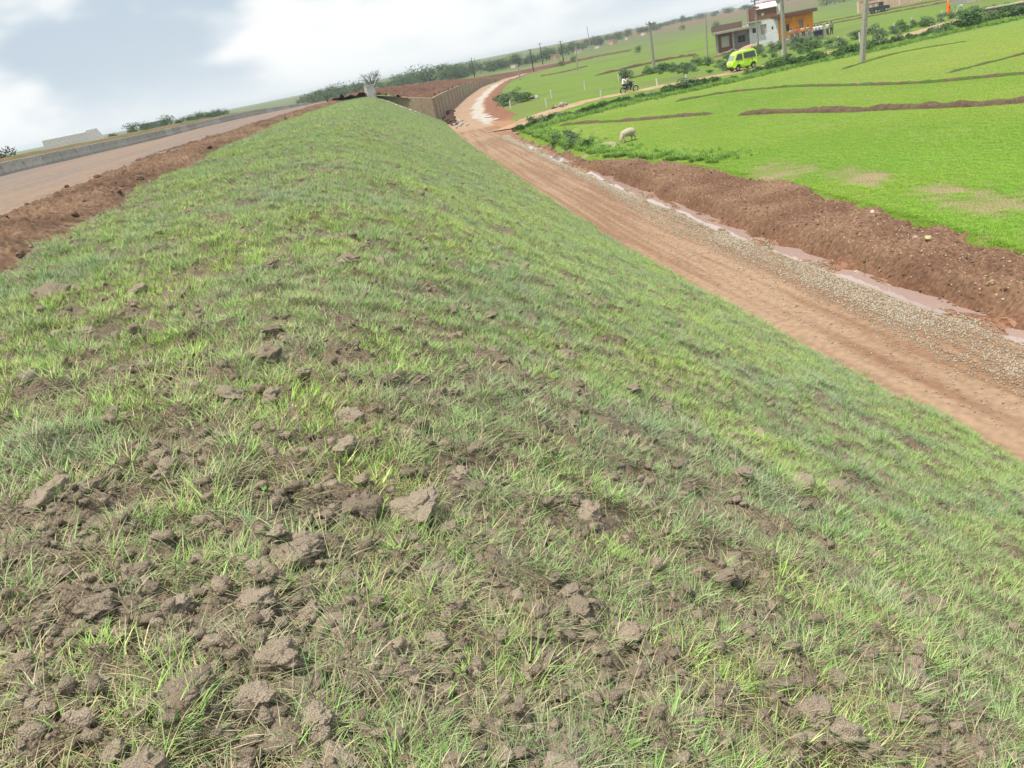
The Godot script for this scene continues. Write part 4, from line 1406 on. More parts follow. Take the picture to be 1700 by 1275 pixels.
func build_yard() -> void:
	# marker posts along the path
	var posts := [[15.2, -102.2, 0.95, "lone in the field left of the motorcycle"], [10.7, -97.8, 0.95, "beyond the rubble heap near the road junction"], [13.5, -81.4, 0.8, "beside the path left of the motorcycle"], [19.6, -84.6, 0.7, "beside the path just right of the motorcycle"], [21.6, -81.2, 0.8, "on the near side of the path by the hedge"], [8.6, -84.5, 0.9, "closest to the road junction"], [19.6, -104.0, 0.95, "at the end of the overgrown bund"], [33.7, -88.8, 0.85, "between the green van and the tall cross armed pole"], [40.7, -91.5, 0.95, "below the people on the terrace"], [43.0, -91.5, 0.9, "just left of the leaning pole"], [45.5, -92.5, 0.85, "just right of the leaning pole"], [47.6, -93.3, 0.95, "second to the right of the leaning pole"], [51.4, -96.8, 1.0, "third to the right of the leaning pole"], [57.4, -101.3, 0.95, "left of the person in orange"], [5.8, -95.3, 0.8, "at the edge of the red soil beyond the junction"]]
	var white := mat(lin(0.68, 0.68, 0.62), 0.85, tex.conc, 2.0)
	var pm := boxm(Vector3(0.13, 1.0, 0.13), 0.015)
	for q in posts:
		var h: float = q[2]
		var o := single("marker_post", "white stone marker post " + q[3], "post", pm, white, Vector3(q[0], field_y(q[0], q[1]) + h * 0.5 - 0.05, q[1]), "marker posts along the path")
		o.scale = Vector3(1, h + 0.1, 1)
		o.rotation = Vector3(rng.randf_range(-0.06, 0.06), rng.randf(), rng.randf_range(-0.07, 0.07))
	# heaps of rubble
	var heaps := [[8.5, -105.1, 1.6, 22, "in the field beyond the road junction"], [9.8, -81.4, 1.0, 9, "beside the path near the hedge's left end"], [38.5, -119.4, 2.0, 16, "in front of the grey house"]]
	for q in heaps:
		var t := thing("stone_heap", "small heap of pale stones " + q[4], "stone heap", Vector3(q[0], field_y(q[0], q[1]), q[1]))
		for i in q[3]:
			var rr: float = q[2] * sqrt(rng.randf())
			var an := rng.randf() * TAU
			var o := part(t, "stone", clod_mesh(160 + i % 5, 6, 8, 0.2), [M.conc, mat(lin(0.32, 0.27, 0.22), 0.95), mat(lin(0.16, 0.14, 0.13), 0.95)][i % 3], Vector3(cos(an) * rr, 0.12 + 0.25 * (1.0 - rr / q[2]), sin(an) * rr * 0.6))
			o.scale = Vector3.ONE * rng.randf_range(0.25, 0.6)
			o.rotation = Vector3(rng.randf() * 3, rng.randf() * 6, 0)
	var sandh := single("sand_heap", "tan heap of building sand in front of the grey house", "sand heap", clod_mesh(171, 12, 18, 0.08), mat(lin(0.48, 0.33, 0.2), 0.95, tex.dirt, 0.8), Vector3(41.2, 0.1, -119.6))
	sandh.scale = Vector3(3.2, 1.7, 2.2)
	var rh := single("brick_rubble_heap", "low red brown heap of earth and brick rubble left of the sand", "rubble heap", clod_mesh(172, 12, 18, 0.25), mat(lin(0.24, 0.12, 0.08), 0.95, tex.soil, 1.0), Vector3(37.4, 0.05, -117.4))
	rh.scale = Vector3(5.0, 0.9, 2.2)

# ---------------------------------------------------------------- vehicles
func wheel(p: Node3D, at: Vector3, r: float, w: float, rim: Material) -> void:
	var b := MB.new()
	b.ring(Vector3.ZERO, Vector3(0, 0, 1), r - w * 0.42, w * 0.42, 22, 8)
	var wn := Node3D.new()
	wn.name = "wheel"
	p.add_child(wn, true)
	wn.position = at
	part(wn, "tyre", b.mesh(), M.rubber)
	b = MB.new()
	b.tube(Vector3(0, 0, -w * 0.3), Vector3(0, 0, w * 0.3), r * 0.62, r * 0.62, 18)
	b.tube(Vector3(0, 0, -w * 0.45), Vector3(0, 0, w * 0.45), r * 0.2, r * 0.2, 10)
	part(wn, "rim", b.mesh(), rim)

func shell(prof: Array, wfun: Callable) -> ArrayMesh:
	# side outline [x, y] swept across; the half width follows height
	var b := MB.new()
	var poly := PackedVector2Array(prof)
	var n := poly.size()
	var c := Vector2.ZERO
	for q in poly: c += q / n
	for i in n:
		var p := poly[i]
		var q := poly[(i + 1) % n]
		var wp: float = wfun.call(p)
		var wq: float = wfun.call(q)
		var out := Vector3((p.x + q.x) / 2 - c.x, (p.y + q.y) / 2 - c.y, 0)
		b.face(Vector3(p.x, p.y, -wp + 0.05), Vector3(q.x, q.y, -wq + 0.05), Vector3(q.x, q.y, wq - 0.05), Vector3(p.x, p.y, wp - 0.05), out)
	for s in [-1.0, 1.0]:
		var inner := PackedVector2Array()
		for i in n: inner.append(poly[i] + (c - poly[i]).normalized() * 0.06)
		var tr := Geometry2D.triangulate_polygon(inner)
		for i in n:
			var k := (i + 1) % n
			b.face(Vector3(poly[i].x, poly[i].y, s * (wfun.call(poly[i]) - 0.05)), Vector3(poly[k].x, poly[k].y, s * (wfun.call(poly[k]) - 0.05)), Vector3(inner[k].x, inner[k].y, s * wfun.call(inner[k])), Vector3(inner[i].x, inner[i].y, s * wfun.call(inner[i])), Vector3(0, 0, s))
		for i in range(0, tr.size(), 3):
			var a := inner[tr[i]]
			var d := inner[tr[i + 1]]
			var e := inner[tr[i + 2]]
			b.face(Vector3(a.x, a.y, s * wfun.call(a)), Vector3(d.x, d.y, s * wfun.call(d)), Vector3(e.x, e.y, s * wfun.call(e)), Vector3(e.x, e.y, s * wfun.call(e)), Vector3(0, 0, s))
	return b.mesh()

func side_pane(pts: Array, wfun: Callable, s: float, lift := 0.008) -> ArrayMesh:
	var b := MB.new()
	var q := []
	for p in pts: q.append(Vector3(p.x, p.y, s * (wfun.call(p) + lift)))
	b.face(q[0], q[1], q[2], q[3], Vector3(0, 0, s))
	var o := Vector3(0, 0, -s * 0.02)
	for i in 4:
		var k := (i + 1) % 4
		b.face(q[i], q[k], q[k] + o, q[i] + o, (q[i] + q[k]) / 2 - (q[0] + q[2]) / 2)
	return b.mesh()

func build_vehicles() -> void:
	# small van; local +x is forward
	var paint := mat(lin(0.42, 0.72, 0.03), 0.3)
	paint.clearcoat_enabled = true
	paint.clearcoat = 0.6
	paint.clearcoat_roughness = 0.12
	var v := thing("van", "small lime green van on the path below the houses", "van", Vector3(27.7, 0.16, -83.4), PI - 0.12 - 0.42)
	v.rotation.y = PI - 0.10 + 0.30
	v.scale = Vector3.ONE * 0.92
	var wf := func(p: Vector2) -> float: return 0.74 - 0.17 * smoothstep(0.95, 1.9, p.y) - 0.04 * smoothstep(0.5, 0.25, p.y) - 0.10 * smoothstep(1.05, 1.42, p.x)
	var prof := [Vector2(-1.36, 0.42), Vector2(-1.28, 0.36), Vector2(-1.22, 0.5), Vector2(-1.08, 0.66), Vector2(-0.9, 0.7), Vector2(-0.72, 0.64), Vector2(-0.6, 0.46), Vector2(-0.55, 0.3), Vector2(0.52, 0.3), Vector2(0.58, 0.48), Vector2(0.7, 0.64), Vector2(0.88, 0.69), Vector2(1.06, 0.64), Vector2(1.18, 0.48), Vector2(1.24, 0.32), Vector2(1.42, 0.34), Vector2(1.46, 0.6), Vector2(1.43, 0.9), Vector2(1.3, 1.06), Vector2(1.02, 1.58), Vector2(0.86, 1.78), Vector2(0.5, 1.88), Vector2(-0.4, 1.92), Vector2(-1.1, 1.88), Vector2(-1.3, 1.74), Vector2(-1.38, 1.2)]
	part(v, "body", shell(prof, wf), paint)
	for s in [-1.0, 1.0]:
		part(v, "side_window", side_pane([Vector2(0.3, 1.08), Vector2(1.08, 1.08), Vector2(0.84, 1.62), Vector2(0.3, 1.66)], wf, s), M.glass)
		part(v, "side_window", side_pane([Vector2(-1.22, 1.1), Vector2(0.14, 1.1), Vector2(0.14, 1.68), Vector2(-1.18, 1.7)], wf, s), M.glass)
		part(v, "door", side_pane([Vector2(-0.48, 0.42), Vector2(0.16, 0.42), Vector2(0.16, 1.04), Vector2(-0.48, 1.04)], wf, s, 0.012), paint)
		part(v, "door_handle", boxm(Vector3(0.14, 0.04, 0.03), 0.008), M.black, Vector3(-0.36, 0.96, s * 0.755))
		part(v, "fuel_cap", boxm(Vector3(0.12, 0.12, 0.02), 0.008), M.black, Vector3(-0.75, 0.92, s * 0.745))
		part(v, "headlight", boxm(Vector3(0.06, 0.16, 0.24), 0.02), mat(lin(0.75, 0.78, 0.78), 0.15), Vector3(1.43, 0.78, s * 0.48))
		part(v, "mirror", boxm(Vector3(0.08, 0.18, 0.1), 0.02), M.black, Vector3(1.05, 1.25, s * 0.78))
		part(v, "indicator", boxm(Vector3(0.05, 0.07, 0.1), 0.01), mat(lin(0.8, 0.3, 0.03), 0.3), Vector3(1.445, 0.62, s * 0.52))
		for x in [-0.9, 0.88]: wheel(v, Vector3(x, 0.27, s * 0.62), 0.27, 0.16, M.steel)
	var ws := MB.new()
	ws.face(Vector3(1.285, 1.10, -0.56), Vector3(1.285, 1.10, 0.56), Vector3(1.045, 1.56, 0.50), Vector3(1.045, 1.56, -0.50), Vector3(1, 0.5, 0))
	var wsg := mat(lin(0.22, 0.27, 0.29), 0.05)
	wsg.metallic_specular = 0.9
	part(v, "windscreen", ws.mesh(), wsg, Vector3(0.02, 0.012, 0))
	part(v, "bumper", boxm(Vector3(0.1, 0.14, 1.2), 0.03), M.black, Vector3(1.44, 0.42, 0))
	part(v, "underbody", boxm(Vector3(2.2, 0.14, 1.0)), M.black, Vector3(0, 0.3, 0))
	# jeep
	var j := thing("jeep", "dark open topped jeep parked before the pink wall", "jeep", Vector3(78.3, field_y(78.3, -158.7) - 0.02, -158.7), 0.05)
	var wj := func(p: Vector2) -> float: return 0.78 - 0.06 * smoothstep(1.1, 1.8, p.y)
	var pj := [Vector2(-1.6, 0.5), Vector2(-1.25, 0.5), Vector2(-1.15, 0.72), Vector2(-0.75, 0.72), Vector2(-0.62, 0.45), Vector2(0.65, 0.45), Vector2(0.78, 0.72), Vector2(1.2, 0.72), Vector2(1.3, 0.5), Vector2(1.62, 0.52), Vector2(1.62, 1.0), Vector2(0.6, 1.08), Vector2(0.5, 1.12), Vector2(-1.6, 1.08)]
	part(j, "body", shell(pj, wj), mat(lin(0.035, 0.045, 0.05), 0.4))
	var ct := [Vector2(-1.62, 1.62), Vector2(0.42, 1.66), Vector2(0.40, 1.76), Vector2(-0.6, 1.82), Vector2(-1.58, 1.76)]
	part(j, "canvas_top", shell(ct, wj), mat(lin(0.05, 0.06, 0.065), 0.9))
	for s in [-1.0, 1.0]:
		for x in [-1.55, -0.5, 0.42]:
			part(j, "roof_post", boxm(Vector3(0.06, 0.6, 0.06)), M.black, Vector3(x, 1.36, s * 0.7))
		part(j, "headlight", boxm(Vector3(0.05, 0.16, 0.16), 0.03), mat(lin(0.7, 0.7, 0.66), 0.2), Vector3(1.63, 0.86, s * 0.5))
		for x in [-0.95, 0.98]: wheel(j, Vector3(x, 0.36, s * 0.66), 0.36, 0.2, M.steel)
	part(j, "windscreen", boxm(Vector3(0.05, 0.5, 1.35), 0.01), M.glass, Vector3(0.46, 1.38, 0))
	part(j, "bumper", boxm(Vector3(0.12, 0.14, 1.4), 0.02), M.steel, Vector3(1.66, 0.52, 0))
	# motorcycle heading right and away
	var mb := thing("motorcycle", "motorcycle carrying two riders along the path", "motorcycle", Vector3(16.5, 0.15, -82.9), 0.12)
	for x in [-0.62, 0.64]:
		var w := Node3D.new()
		w.name = "wheel"
		mb.add_child(w, true)
		w.position = Vector3(x, 0.3, 0)
		var t := MB.new()
		t.ring(Vector3.ZERO, Vector3(0, 0, 1), 0.255, 0.048, 24, 8)
		part(w, "tyre", t.mesh(), M.rubber)
		var r := MB.new()
		r.ring(Vector3.ZERO, Vector3(0, 0, 1), 0.205, 0.015, 20, 6)
		for i in 10: r.tube(Vector3.ZERO, Vector3(cos(TAU * i / 10), sin(TAU * i / 10), 0) * 0.2, 0.006, 0.006, 4, false)
		part(w, "rim", r.mesh(), M.steel)
	var fr := MB.new()
	for e in [[Vector3(-0.62, 0.3, 0.07), Vector3(-0.1, 0.36, 0.07)], [Vector3(-0.62, 0.3, -0.07), Vector3(-0.1, 0.36, -0.07)], [Vector3(-0.1, 0.36, 0), Vector3(0.36, 0.82, 0)], [Vector3(-0.6, 0.7, 0), Vector3(0.36, 0.84, 0)], [Vector3(-0.55, 0.34, 0.09), Vector3(-0.42, 0.7, 0.09)], [Vector3(-0.55, 0.34, -0.09), Vector3(-0.42, 0.7, -0.09)]]: fr.tube(e[0], e[1], 0.022, 0.022, 7)
	part(mb, "frame", fr.mesh(), M.black)
	var fk := MB.new()
	for s in [-0.06, 0.06]: fk.tube(Vector3(0.64, 0.3, s), Vector3(0.38, 0.92, s), 0.022, 0.022, 7)
	part(mb, "fork", fk.mesh(), M.steel)
	part(mb, "fuel_tank", body_mesh([[Vector3(0.28, 0.86, 0), Vector3(-0.02, 0.8, 0), 0.11, 0.09]], 0.03, 0.03), mat(lin(0.04, 0.03, 0.03), 0.3))
	part(mb, "seat", boxm(Vector3(0.66, 0.09, 0.22), 0.035), M.black, Vector3(-0.36, 0.78, 0))
	part(mb, "engine", boxm(Vector3(0.3, 0.28, 0.24), 0.04), M.steel, Vector3(0.06, 0.42, 0))
	var hb := MB.new()
	hb.tube(Vector3(0.3, 1.02, -0.34), Vector3(0.38, 0.98, 0), 0.014, 0.014, 6)
	hb.tube(Vector3(0.3, 1.02, 0.34), Vector3(0.38, 0.98, 0), 0.014, 0.014, 6)
	part(mb, "handlebar", hb.mesh(), M.black)
	part(mb, "headlight", boxm(Vector3(0.1, 0.17, 0.17), 0.05), mat(lin(0.6, 0.55, 0.4), 0.2), Vector3(0.5, 0.92, 0))
	part(mb, "mudguard", boxm(Vector3(0.36, 0.04, 0.12), 0.015), mat(lin(0.5, 0.48, 0.4), 0.4), Vector3(0.66, 0.62, 0))
	var ex := MB.new()
	ex.tube(Vector3(0.1, 0.3, 0.14), Vector3(-0.7, 0.34, 0.16), 0.03, 0.04, 8)
	part(mb, "exhaust", ex.mesh(), M.steel)
	# bicycle of the person in orange
	var bc := thing("bicycle", "pale bicycle pushed by the person in orange", "bicycle", Vector3(61.4, 0.14, -105.2), 0.15)
	for x in [-0.52, 0.52]:
		var r := MB.new()
		r.ring(Vector3.ZERO, Vector3(0, 0, 1), 0.31, 0.018, 22, 6)
		for i in 8: r.tube(Vector3.ZERO, Vector3(cos(TAU * i / 8), sin(TAU * i / 8), 0) * 0.3, 0.006, 0.006, 4, false)
		part(bc, "wheel", r.mesh(), M.rubber, Vector3(x, 0.33, 0))
	var bf := MB.new()
	for e in [[Vector3(-0.52, 0.33, 0), Vector3(-0.08, 0.3, 0)], [Vector3(-0.08, 0.3, 0), Vector3(-0.2, 0.8, 0)], [Vector3(-0.2, 0.72, 0), Vector3(0.36, 0.78, 0)], [Vector3(-0.08, 0.3, 0), Vector3(0.38, 0.7, 0)], [Vector3(0.52, 0.33, 0), Vector3(0.34, 0.95, 0)], [Vector3(-0.52, 0.33, 0), Vector3(-0.2, 0.72, 0)], [Vector3(0.34, 0.95, -0.28), Vector3(0.34, 0.95, 0.28)]]: bf.tube(e[0], e[1], 0.02, 0.02, 6)
	part(bc, "frame", bf.mesh(), mat(lin(0.35, 0.5, 0.5), 0.5))
	part(bc, "saddle", boxm(Vector3(0.24, 0.06, 0.14), 0.025), M.black, Vector3(-0.22, 0.83, 0))
	part(bc, "carrier_load", boxm(Vector3(0.4, 0.3, 0.34), 0.06), mat(lin(0.45, 0.55, 0.52), 0.8), Vector3(0.56, 0.82, 0))

func build_people() -> void:
	var dark := lin(0.03, 0.03, 0.045)
	# riders: local +z is where they face; the motorcycle heads along +x
	var f := Vector3(cos(0.12), 0, -sin(0.12))
	var base := Vector3(16.5, 0.11, -82.9)
	person("ride", base - f * 0.14, PI / 2 + 0.12, lin(0.30, 0.34, 0.33), dark, "motorcycle driver in a grey green shirt and dark trousers")
	person("ride", base - f * 0.52 + Vector3(0, 0.02, 0), PI / 2 + 0.12, lin(0.72, 0.72, 0.72), dark, "pillion passenger in a white shirt on the motorcycle")
	# terrace group
	var tw := Vector3(45.6, 0.1, -117.6)
	var sits := [[0.35, lin(0.35, 0.36, 0.36), lin(0.2, 0.1, 0.05), "person in grey sitting nearest the cross armed pole on the terrace wall"], [1.1, lin(0.55, 0.16, 0.18), lin(0.12, 0.1, 0.1), "person in a red shirt sitting on the terrace wall"], [1.95, lin(0.72, 0.42, 0.22), lin(0.03, 0.06, 0.05), "person in a peach shirt sitting on the terrace wall"], [2.65, lin(0.42, 0.36, 0.3), lin(0.2, 0.22, 0.24), "person in beige sitting just right of the one in peach"]]
	for q in sits: person("sit", tw + Vector3(q[0], 0.13, 0.0), rng.randf_range(-0.3, 0.3), q[1], q[2], q[3], "people on the terrace wall")
	var stands := [[3.4, 0.45, lin(0.6, 0.62, 0.68), dark, "leftmost of the standing trio in white shirts at the terrace end"], [3.8, 0.5, lin(0.62, 0.66, 0.75), lin(0.02, 0.025, 0.09), "middle one of the standing trio in white shirts at the terrace end"], [4.25, 0.45, lin(0.65, 0.67, 0.74), dark, "rightmost of the standing trio in white shirts at the terrace end"], [5.1, 0.5, lin(0.6, 0.62, 0.58), lin(0.05, 0.06, 0.04), "person in a pale shirt standing apart right of the trio"], [5.65, 0.5, lin(0.2, 0.21, 0.2), lin(0.04, 0.05, 0.04), "rightmost person at the terrace, in dark grey"]]
	for q in stands:
		var x: float = tw.x + q[0]
		person("stand", Vector3(x, field_y(x, tw.z) - 0.02, tw.z + q[1]), rng.randf_range(-1.2, 1.2), q[2], q[3], q[4], "people standing at the terrace end")
	# person in orange: a long robe over the body
	var o := person("stand", Vector3(60.5, 0.12, -105.4), PI / 2, lin(0.85, 0.16, 0.03), lin(0.8, 0.14, 0.03), "person draped in bright orange walking with a bicycle on the path")
	var rb := MB.new()
	var rs := [[0.22, 0.2], [0.5, 0.2], [0.86, 0.19], [1.1, 0.17], [1.36, 0.12]]
	for i in rs.size() - 1: rb.tube(Vector3(0, rs[i][0], 0), Vector3(0, rs[i + 1][0], 0), rs[i][1] + 0.03, rs[i + 1][1] + 0.03, 12, false)
	part(o.get_child(0), "robe", rb.mesh(), mat(lin(0.85, 0.17, 0.03), 0.85))
	# headscarf
	part(o.get_child(0), "headscarf", body_mesh([[Vector3(0, 1.58, 0.0), Vector3(0, 1.4, -0.06), 0.12, 0.13]], 0.03, 0.03), mat(lin(0.85, 0.2, 0.04), 0.85))

# ---------------------------------------------------------------- poles
func pole(x: float, z: float, h: float, w: float, lean: Vector2, label: String, arms := 0, metal := false) -> void:
	var o := thing("utility_pole", label, "pole", Vector3(x, field_y(x, z), z), 0.0, "utility poles")
	o.rotation = Vector3(lean.y, 0.3, lean.x)
	var b := MB.new()
	var k := w * 0.62
	for s in [[-1, 0], [1, 0], [0, -1], [0, 1]]:
		var a := Vector3(s[0], 0, s[1]) * w * 0.5
		var t := Vector3(-s[1], 0, s[0]) * w * 0.5
		var a2 := Vector3(s[0], 0, s[1]) * k * 0.5
		var t2 := Vector3(-s[1], 0, s[0]) * k * 0.5
		b.face(a - t + Vector3(0, -0.3, 0), a + t + Vector3(0, -0.3, 0), a2 + t2 + Vector3(0, h, 0), a2 - t2 + Vector3(0, h, 0), a)
	b.box(Vector3(0, h + 0.02, 0), Vector3(k, 0.04, k), 0.01)
	part(o, "shaft", b.mesh(), M.black if metal else M.pole)
	for i in arms:
		var y := h - 0.25 - 0.75 * i
		var ar := part(o, "cross_arm", boxm(Vector3(1.3 - 0.35 * i, 0.09, 0.09), 0.01), M.iron, Vector3(0, y, k * 0.5 + 0.05))
		for s in [-0.5, 0.0, 0.5]:
			if i == 1 and s == 0.0: continue
			var q := MB.new()
			q.tube(Vector3(0, 0, 0), Vector3(0, 0.1, 0), 0.02, 0.02, 6)
			q.tube(Vector3(0, 0.08, 0), Vector3(0, 0.16, 0), 0.05, 0.055, 9)
			q.tube(Vector3(0, 0.16, 0), Vector3(0, 0.22, 0), 0.055, 0.03, 9)
			part(ar, "insulator", q.mesh(), M.porcelain, Vector3(s * (1.15 - 0.35 * i), 0.04, 0))

func build_poles() -> void:
	M.pole = mat(lin(0.36, 0.35, 0.31), 0.9, tex.conc, 1.0)
	M.iron = mat(lin(0.10, 0.09, 0.085), 0.7)
	M.porcelain = mat(lin(0.25, 0.2, 0.18), 0.3)
	pole(31.6, -66.9, 8.5, 0.34, Vector2(-0.115, 0), "thick leaning concrete pole standing in the bright green field", 0)
	pole(35.0, -91.6, 8.0, 0.36, Vector2(0.0, 0), "tall concrete pole with cross arms before the orange house", 2)
	part_arm(35.0, -91.6)
	pole(41.0, -116.4, 6.2, 0.22, Vector2(0.02, 0), "slim pole with cross arms right before the white house", 2)
	pole(34.4, -117.5, 5.2, 0.2, Vector2(-0.05, 0), "slim concrete pole left of the grey house", 0)
	pole(27.0, -117.2, 6.0, 0.34, Vector2(-0.01, 0), "stout concrete pole in the green field behind the motorcycle", 1)
	pole(22.0, -235.0, 6.3, 0.25, Vector2(0.0, 0), "far dark pole leftmost of the trio by the red bank", 1, true)
	pole(30.0, -285.0, 6.5, 0.25, Vector2(0.0, 0), "far dark pole in the middle of the trio by the red bank", 1, true)
	pole(33.7, -261.0, 6.8, 0.26, Vector2(0.02, 0), "far dark pole rightmost of the trio by the red bank", 1, true)
	pole(24.5, -171.0, 4.5, 0.22, Vector2(-0.08, 0), "far slim pale pole leaning right in the green field", 0)
	pole(60.0, -372.0, 9.5, 0.26, Vector2(0.03, 0), "tallest far pole rising above the tree line", 0)
	pole(13.9, -181.0, 3.2, 0.22, Vector2(0.0, 0), "short pale pole at the bend of the far road", 0)
	pole(8.0, -300.0, 6.3, 0.25, Vector2(0.0, 0), "far dark pole above the red soil bank", 0, true)

func part_arm(x: float, z: float) -> void:
	# street light fitting and second pair of arms lower on the tall pole
	var o := get_child(get_child_count() - 1)
	part(o, "cross_arm", boxm(Vector3(1.1, 0.09, 0.09), 0.01), M.iron, Vector3(0.1, 5.55, 0.22))
	part(o, "junction_box", boxm(Vector3(0.3, 0.45, 0.22), 0.02), mat(lin(0.7, 0.68, 0.6), 0.6), Vector3(0.3, 5.9, 0.2))

# ---------------------------------------------------------------- trees and shrubs
func build_trees() -> void:
	var deep := [Color(0.055, 0.105, 0.04), Color(0.07, 0.13, 0.05), Color(0.085, 0.14, 0.055)]
	var mid := [Color(0.09, 0.15, 0.05), Color(0.11, 0.17, 0.065), Color(0.075, 0.125, 0.05)]
	var kinds := []
	for i in 5:
		kinds.append([leafy(900, Vector3(1.25, 1.0, 1.25) * (0.9 + 0.06 * i), 0.055, 9 + i, 300 + i, deep if i % 2 == 0 else mid, 0.12 if i % 2 == 0 else 0.0), trunk_mesh(1.0, 0.035, 5, 0.4, 310 + i)])
	var adj := ["round dark crowned", "broad dark crowned", "loose grey green", "dense dark green", "spreading mid green"]
	# [x, z, height] along the sky line
	var tl := [[-58.6, -340, 4.8], [-51.3, -340, 6.3], [-46.7, -338, 6.0], [-42.3, -342, 6.6], [-38.5, -340, 5.8], [-35.3, -335, 5.7], [-27.0, -340, 4.8], [-21.0, -340, 5.5], [-16.4, -336, 5.3], [-11.8, -342, 6.6], [-8.2, -340, 5.0], [-3.3, -340, 7.0], [0.1, -338, 5.2], [3.6, -340, 5.3], [9.4, -345, 5.0], [15.2, -340, 4.6], [19.9, -342, 4.4], [25.6, -340, 4.5], [32.0, -340, 3.8], [38.3, -346, 4.4], [48.0, -377, 4.7], [61.6, -416, 4.2], [76.3, -454, 4.7], [96.7, -501, 4.6], [108.0, -526, 4.4], [128.0, -565, 3.9], [135.8, -579, 5.4], [171.7, -641, 5.2]]
	var g := RandomNumberGenerator.new()
	g.seed = 91
	var more := []
	for i in 130:   # fill the line between them
		var q: Array = tl[g.randi() % (tl.size() - 2)]
		more.append([q[0] + g.randf_range(-5.0, 5.0) * (1.0 if q[0] < 40.0 else 2.0), q[1] + g.randf_range(-26.0, 14.0), q[2] * g.randf_range(0.55, 0.95)])
	var all := tl + more
	for i in all.size():
		var q: Array = all[i]
		var k := i % 5
		var y := field_y(q[0], q[1])
		if q[1] > -266.0: y = maxf(y, 0.0)
		var t := thing("far_tree", adj[k] + " tree in the distant line, " + tree_place(q[0]), "tree", Vector3(q[0], y, q[1]), g.randf() * 6.0, "distant trees " + tree_place(q[0]))
		part(t, "trunk", kinds[k][1], M.bark)
		part(t, "crown", kinds[k][0], M.leaf)
		var h: float = q[2]
		t.scale = Vector3(h * g.randf_range(0.95, 1.35), h, h * g.randf_range(0.95, 1.3))
	# sparse tree behind the end post
	var st := thing("bare_tree", "sparse bare branched tree rising behind the concrete end post", "tree", Vector3(-20.6, 0.0, -230.0), 0.4)
	part(st, "trunk", trunk_mesh(8.2, 0.24, 11, 2.6, 333), M.bark)
	part(st, "crown", leafy(420, Vector3(7.0, 4.4, 7.0), 0.22, 18, 334, deep, 0.1), M.leaf, Vector3(0.3, 3.8, 0))
	# trees beyond the parapet on the left
	var left := [[-46.2, 3.4, -90.0, 3.2, "dark tree cut by the left edge of the picture"], [-43.2, 4.4, -112.0, 1.3, "small bush just right of the concrete wall's raised end"], [-60.2, 4.1, -166.0, 2.4, "green bush at the left end of the far shed"], [-56.4, 4.3, -163.0, 2.1, "green bush before the far shed's roof"], [-53.4, 4.0, -165.0, 2.5, "green bush at the right end of the far shed"], [-51.2, 3.9, -166.0, 2.2, "rightmost green bush past the far shed"]]
	for i in left.size():
		var q: Array = left[i]
		var t := thing("bank_tree", q[4], "tree", Vector3(q[0], q[1], q[2]), i * 1.1)
		part(t, "trunk", kinds[i % 5][1], M.bark)
		part(t, "crown", kinds[i % 5][0], M.leaf)
		t.scale = Vector3.ONE * q[3] * Vector3(1.2, 1, 1.2)
	for i in 9:
		var x := lerpf(-59.5, -50.5, i / 8.0)
		var t := thing("bank_sapling", "small sapling in the thin row beyond the far end of the parapet", "sapling", Vector3(x, 3.9, -200.0 + i * 0.5), i, "thin row of saplings")
		part(t, "trunk", kinds[i % 5][1], M.bark)
		part(t, "crown", kinds[i % 5][0], M.leaf)
		t.scale = Vector3.ONE * g.randf_range(1.7, 2.5)
	# lone trees in the far fields, right
	for q in [[112.4, -420.0, 2.5, "lone small dark tree in the far red field"], [33.0, -235.0, 1.8, "low bush at the foot of the far dark poles"], [28.0, -222.0, 1.5, "low spreading bush on the far field's edge"], [44.0, -205.0, 1.6, "round bush standing alone in the far green field"], [143.0, -330.0, 5.0, "leftmost dark tree above the pink wall"], [150.0, -332.0, 6.5, "tallest dark tree above the pink wall"], [157.0, -330.0, 6.0, "rightmost dark tree above the pink wall"], [92.0, -300.0, 2.5, "small bush in the field above the orange house"]]:
		var t := thing("lone_tree", q[3], "tree", Vector3(q[0], field_y(q[0], q[1]), q[1]), q[0])
		part(t, "trunk", kinds[0][1], M.bark)
		part(t, "crown", kinds[3][0], M.leaf)
		t.scale = Vector3.ONE * q[2]
	for i in 34:
		var x := lerpf(165.0, 300.0, i / 33.0) + g.randf_range(-4, 4)
		var t := thing("ridge_tree", "tree on the skyline of the far red ridge behind the houses", "tree", Vector3(x, field_y(x, -690.0), -690.0 + g.randf_range(-8, 8)), i, "trees on the far ridge")
		part(t, "trunk", kinds[i % 5][1], M.bark)
		part(t, "crown", kinds[i % 5][0], M.leaf)
		t.scale = Vector3.ONE * g.randf_range(2.0, 4.2) * Vector3(2.2, 1, 2.2)
	# far hamlet specks along the tree line
	var hm := RandomNumberGenerator.new()
	hm.seed = 5
	for i in 7:
		var x := lerpf(24.0, 110.0, i / 6.0) + hm.randf_range(-2, 2)
		var z := -330.0 - maxf(0.0, x - 38.0) * 2.3
		var hz := thing("far_house", "tiny pale house in the far hamlet below the tree line", "house", Vector3(x, field_y(x, z), z), hm.randf(), "far hamlet houses")
		var cc: Array = [lin(0.6, 0.58, 0.55), lin(0.5, 0.35, 0.28), lin(0.55, 0.5, 0.42)]
		hz.scale = Vector3.ONE * hm.randf_range(0.45, 0.8)
		part(hz, "wall", boxm(Vector3(4.0, 2.0, 3.5)), mat(cc[i % 3], 0.9), Vector3(0, 1.0, 0))
		part(hz, "roof", boxm(Vector3(4.5, 0.4, 4.0), 0.15), mat(lin(0.36, 0.18, 0.13), 0.9), Vector3(0, 2.2, 0))

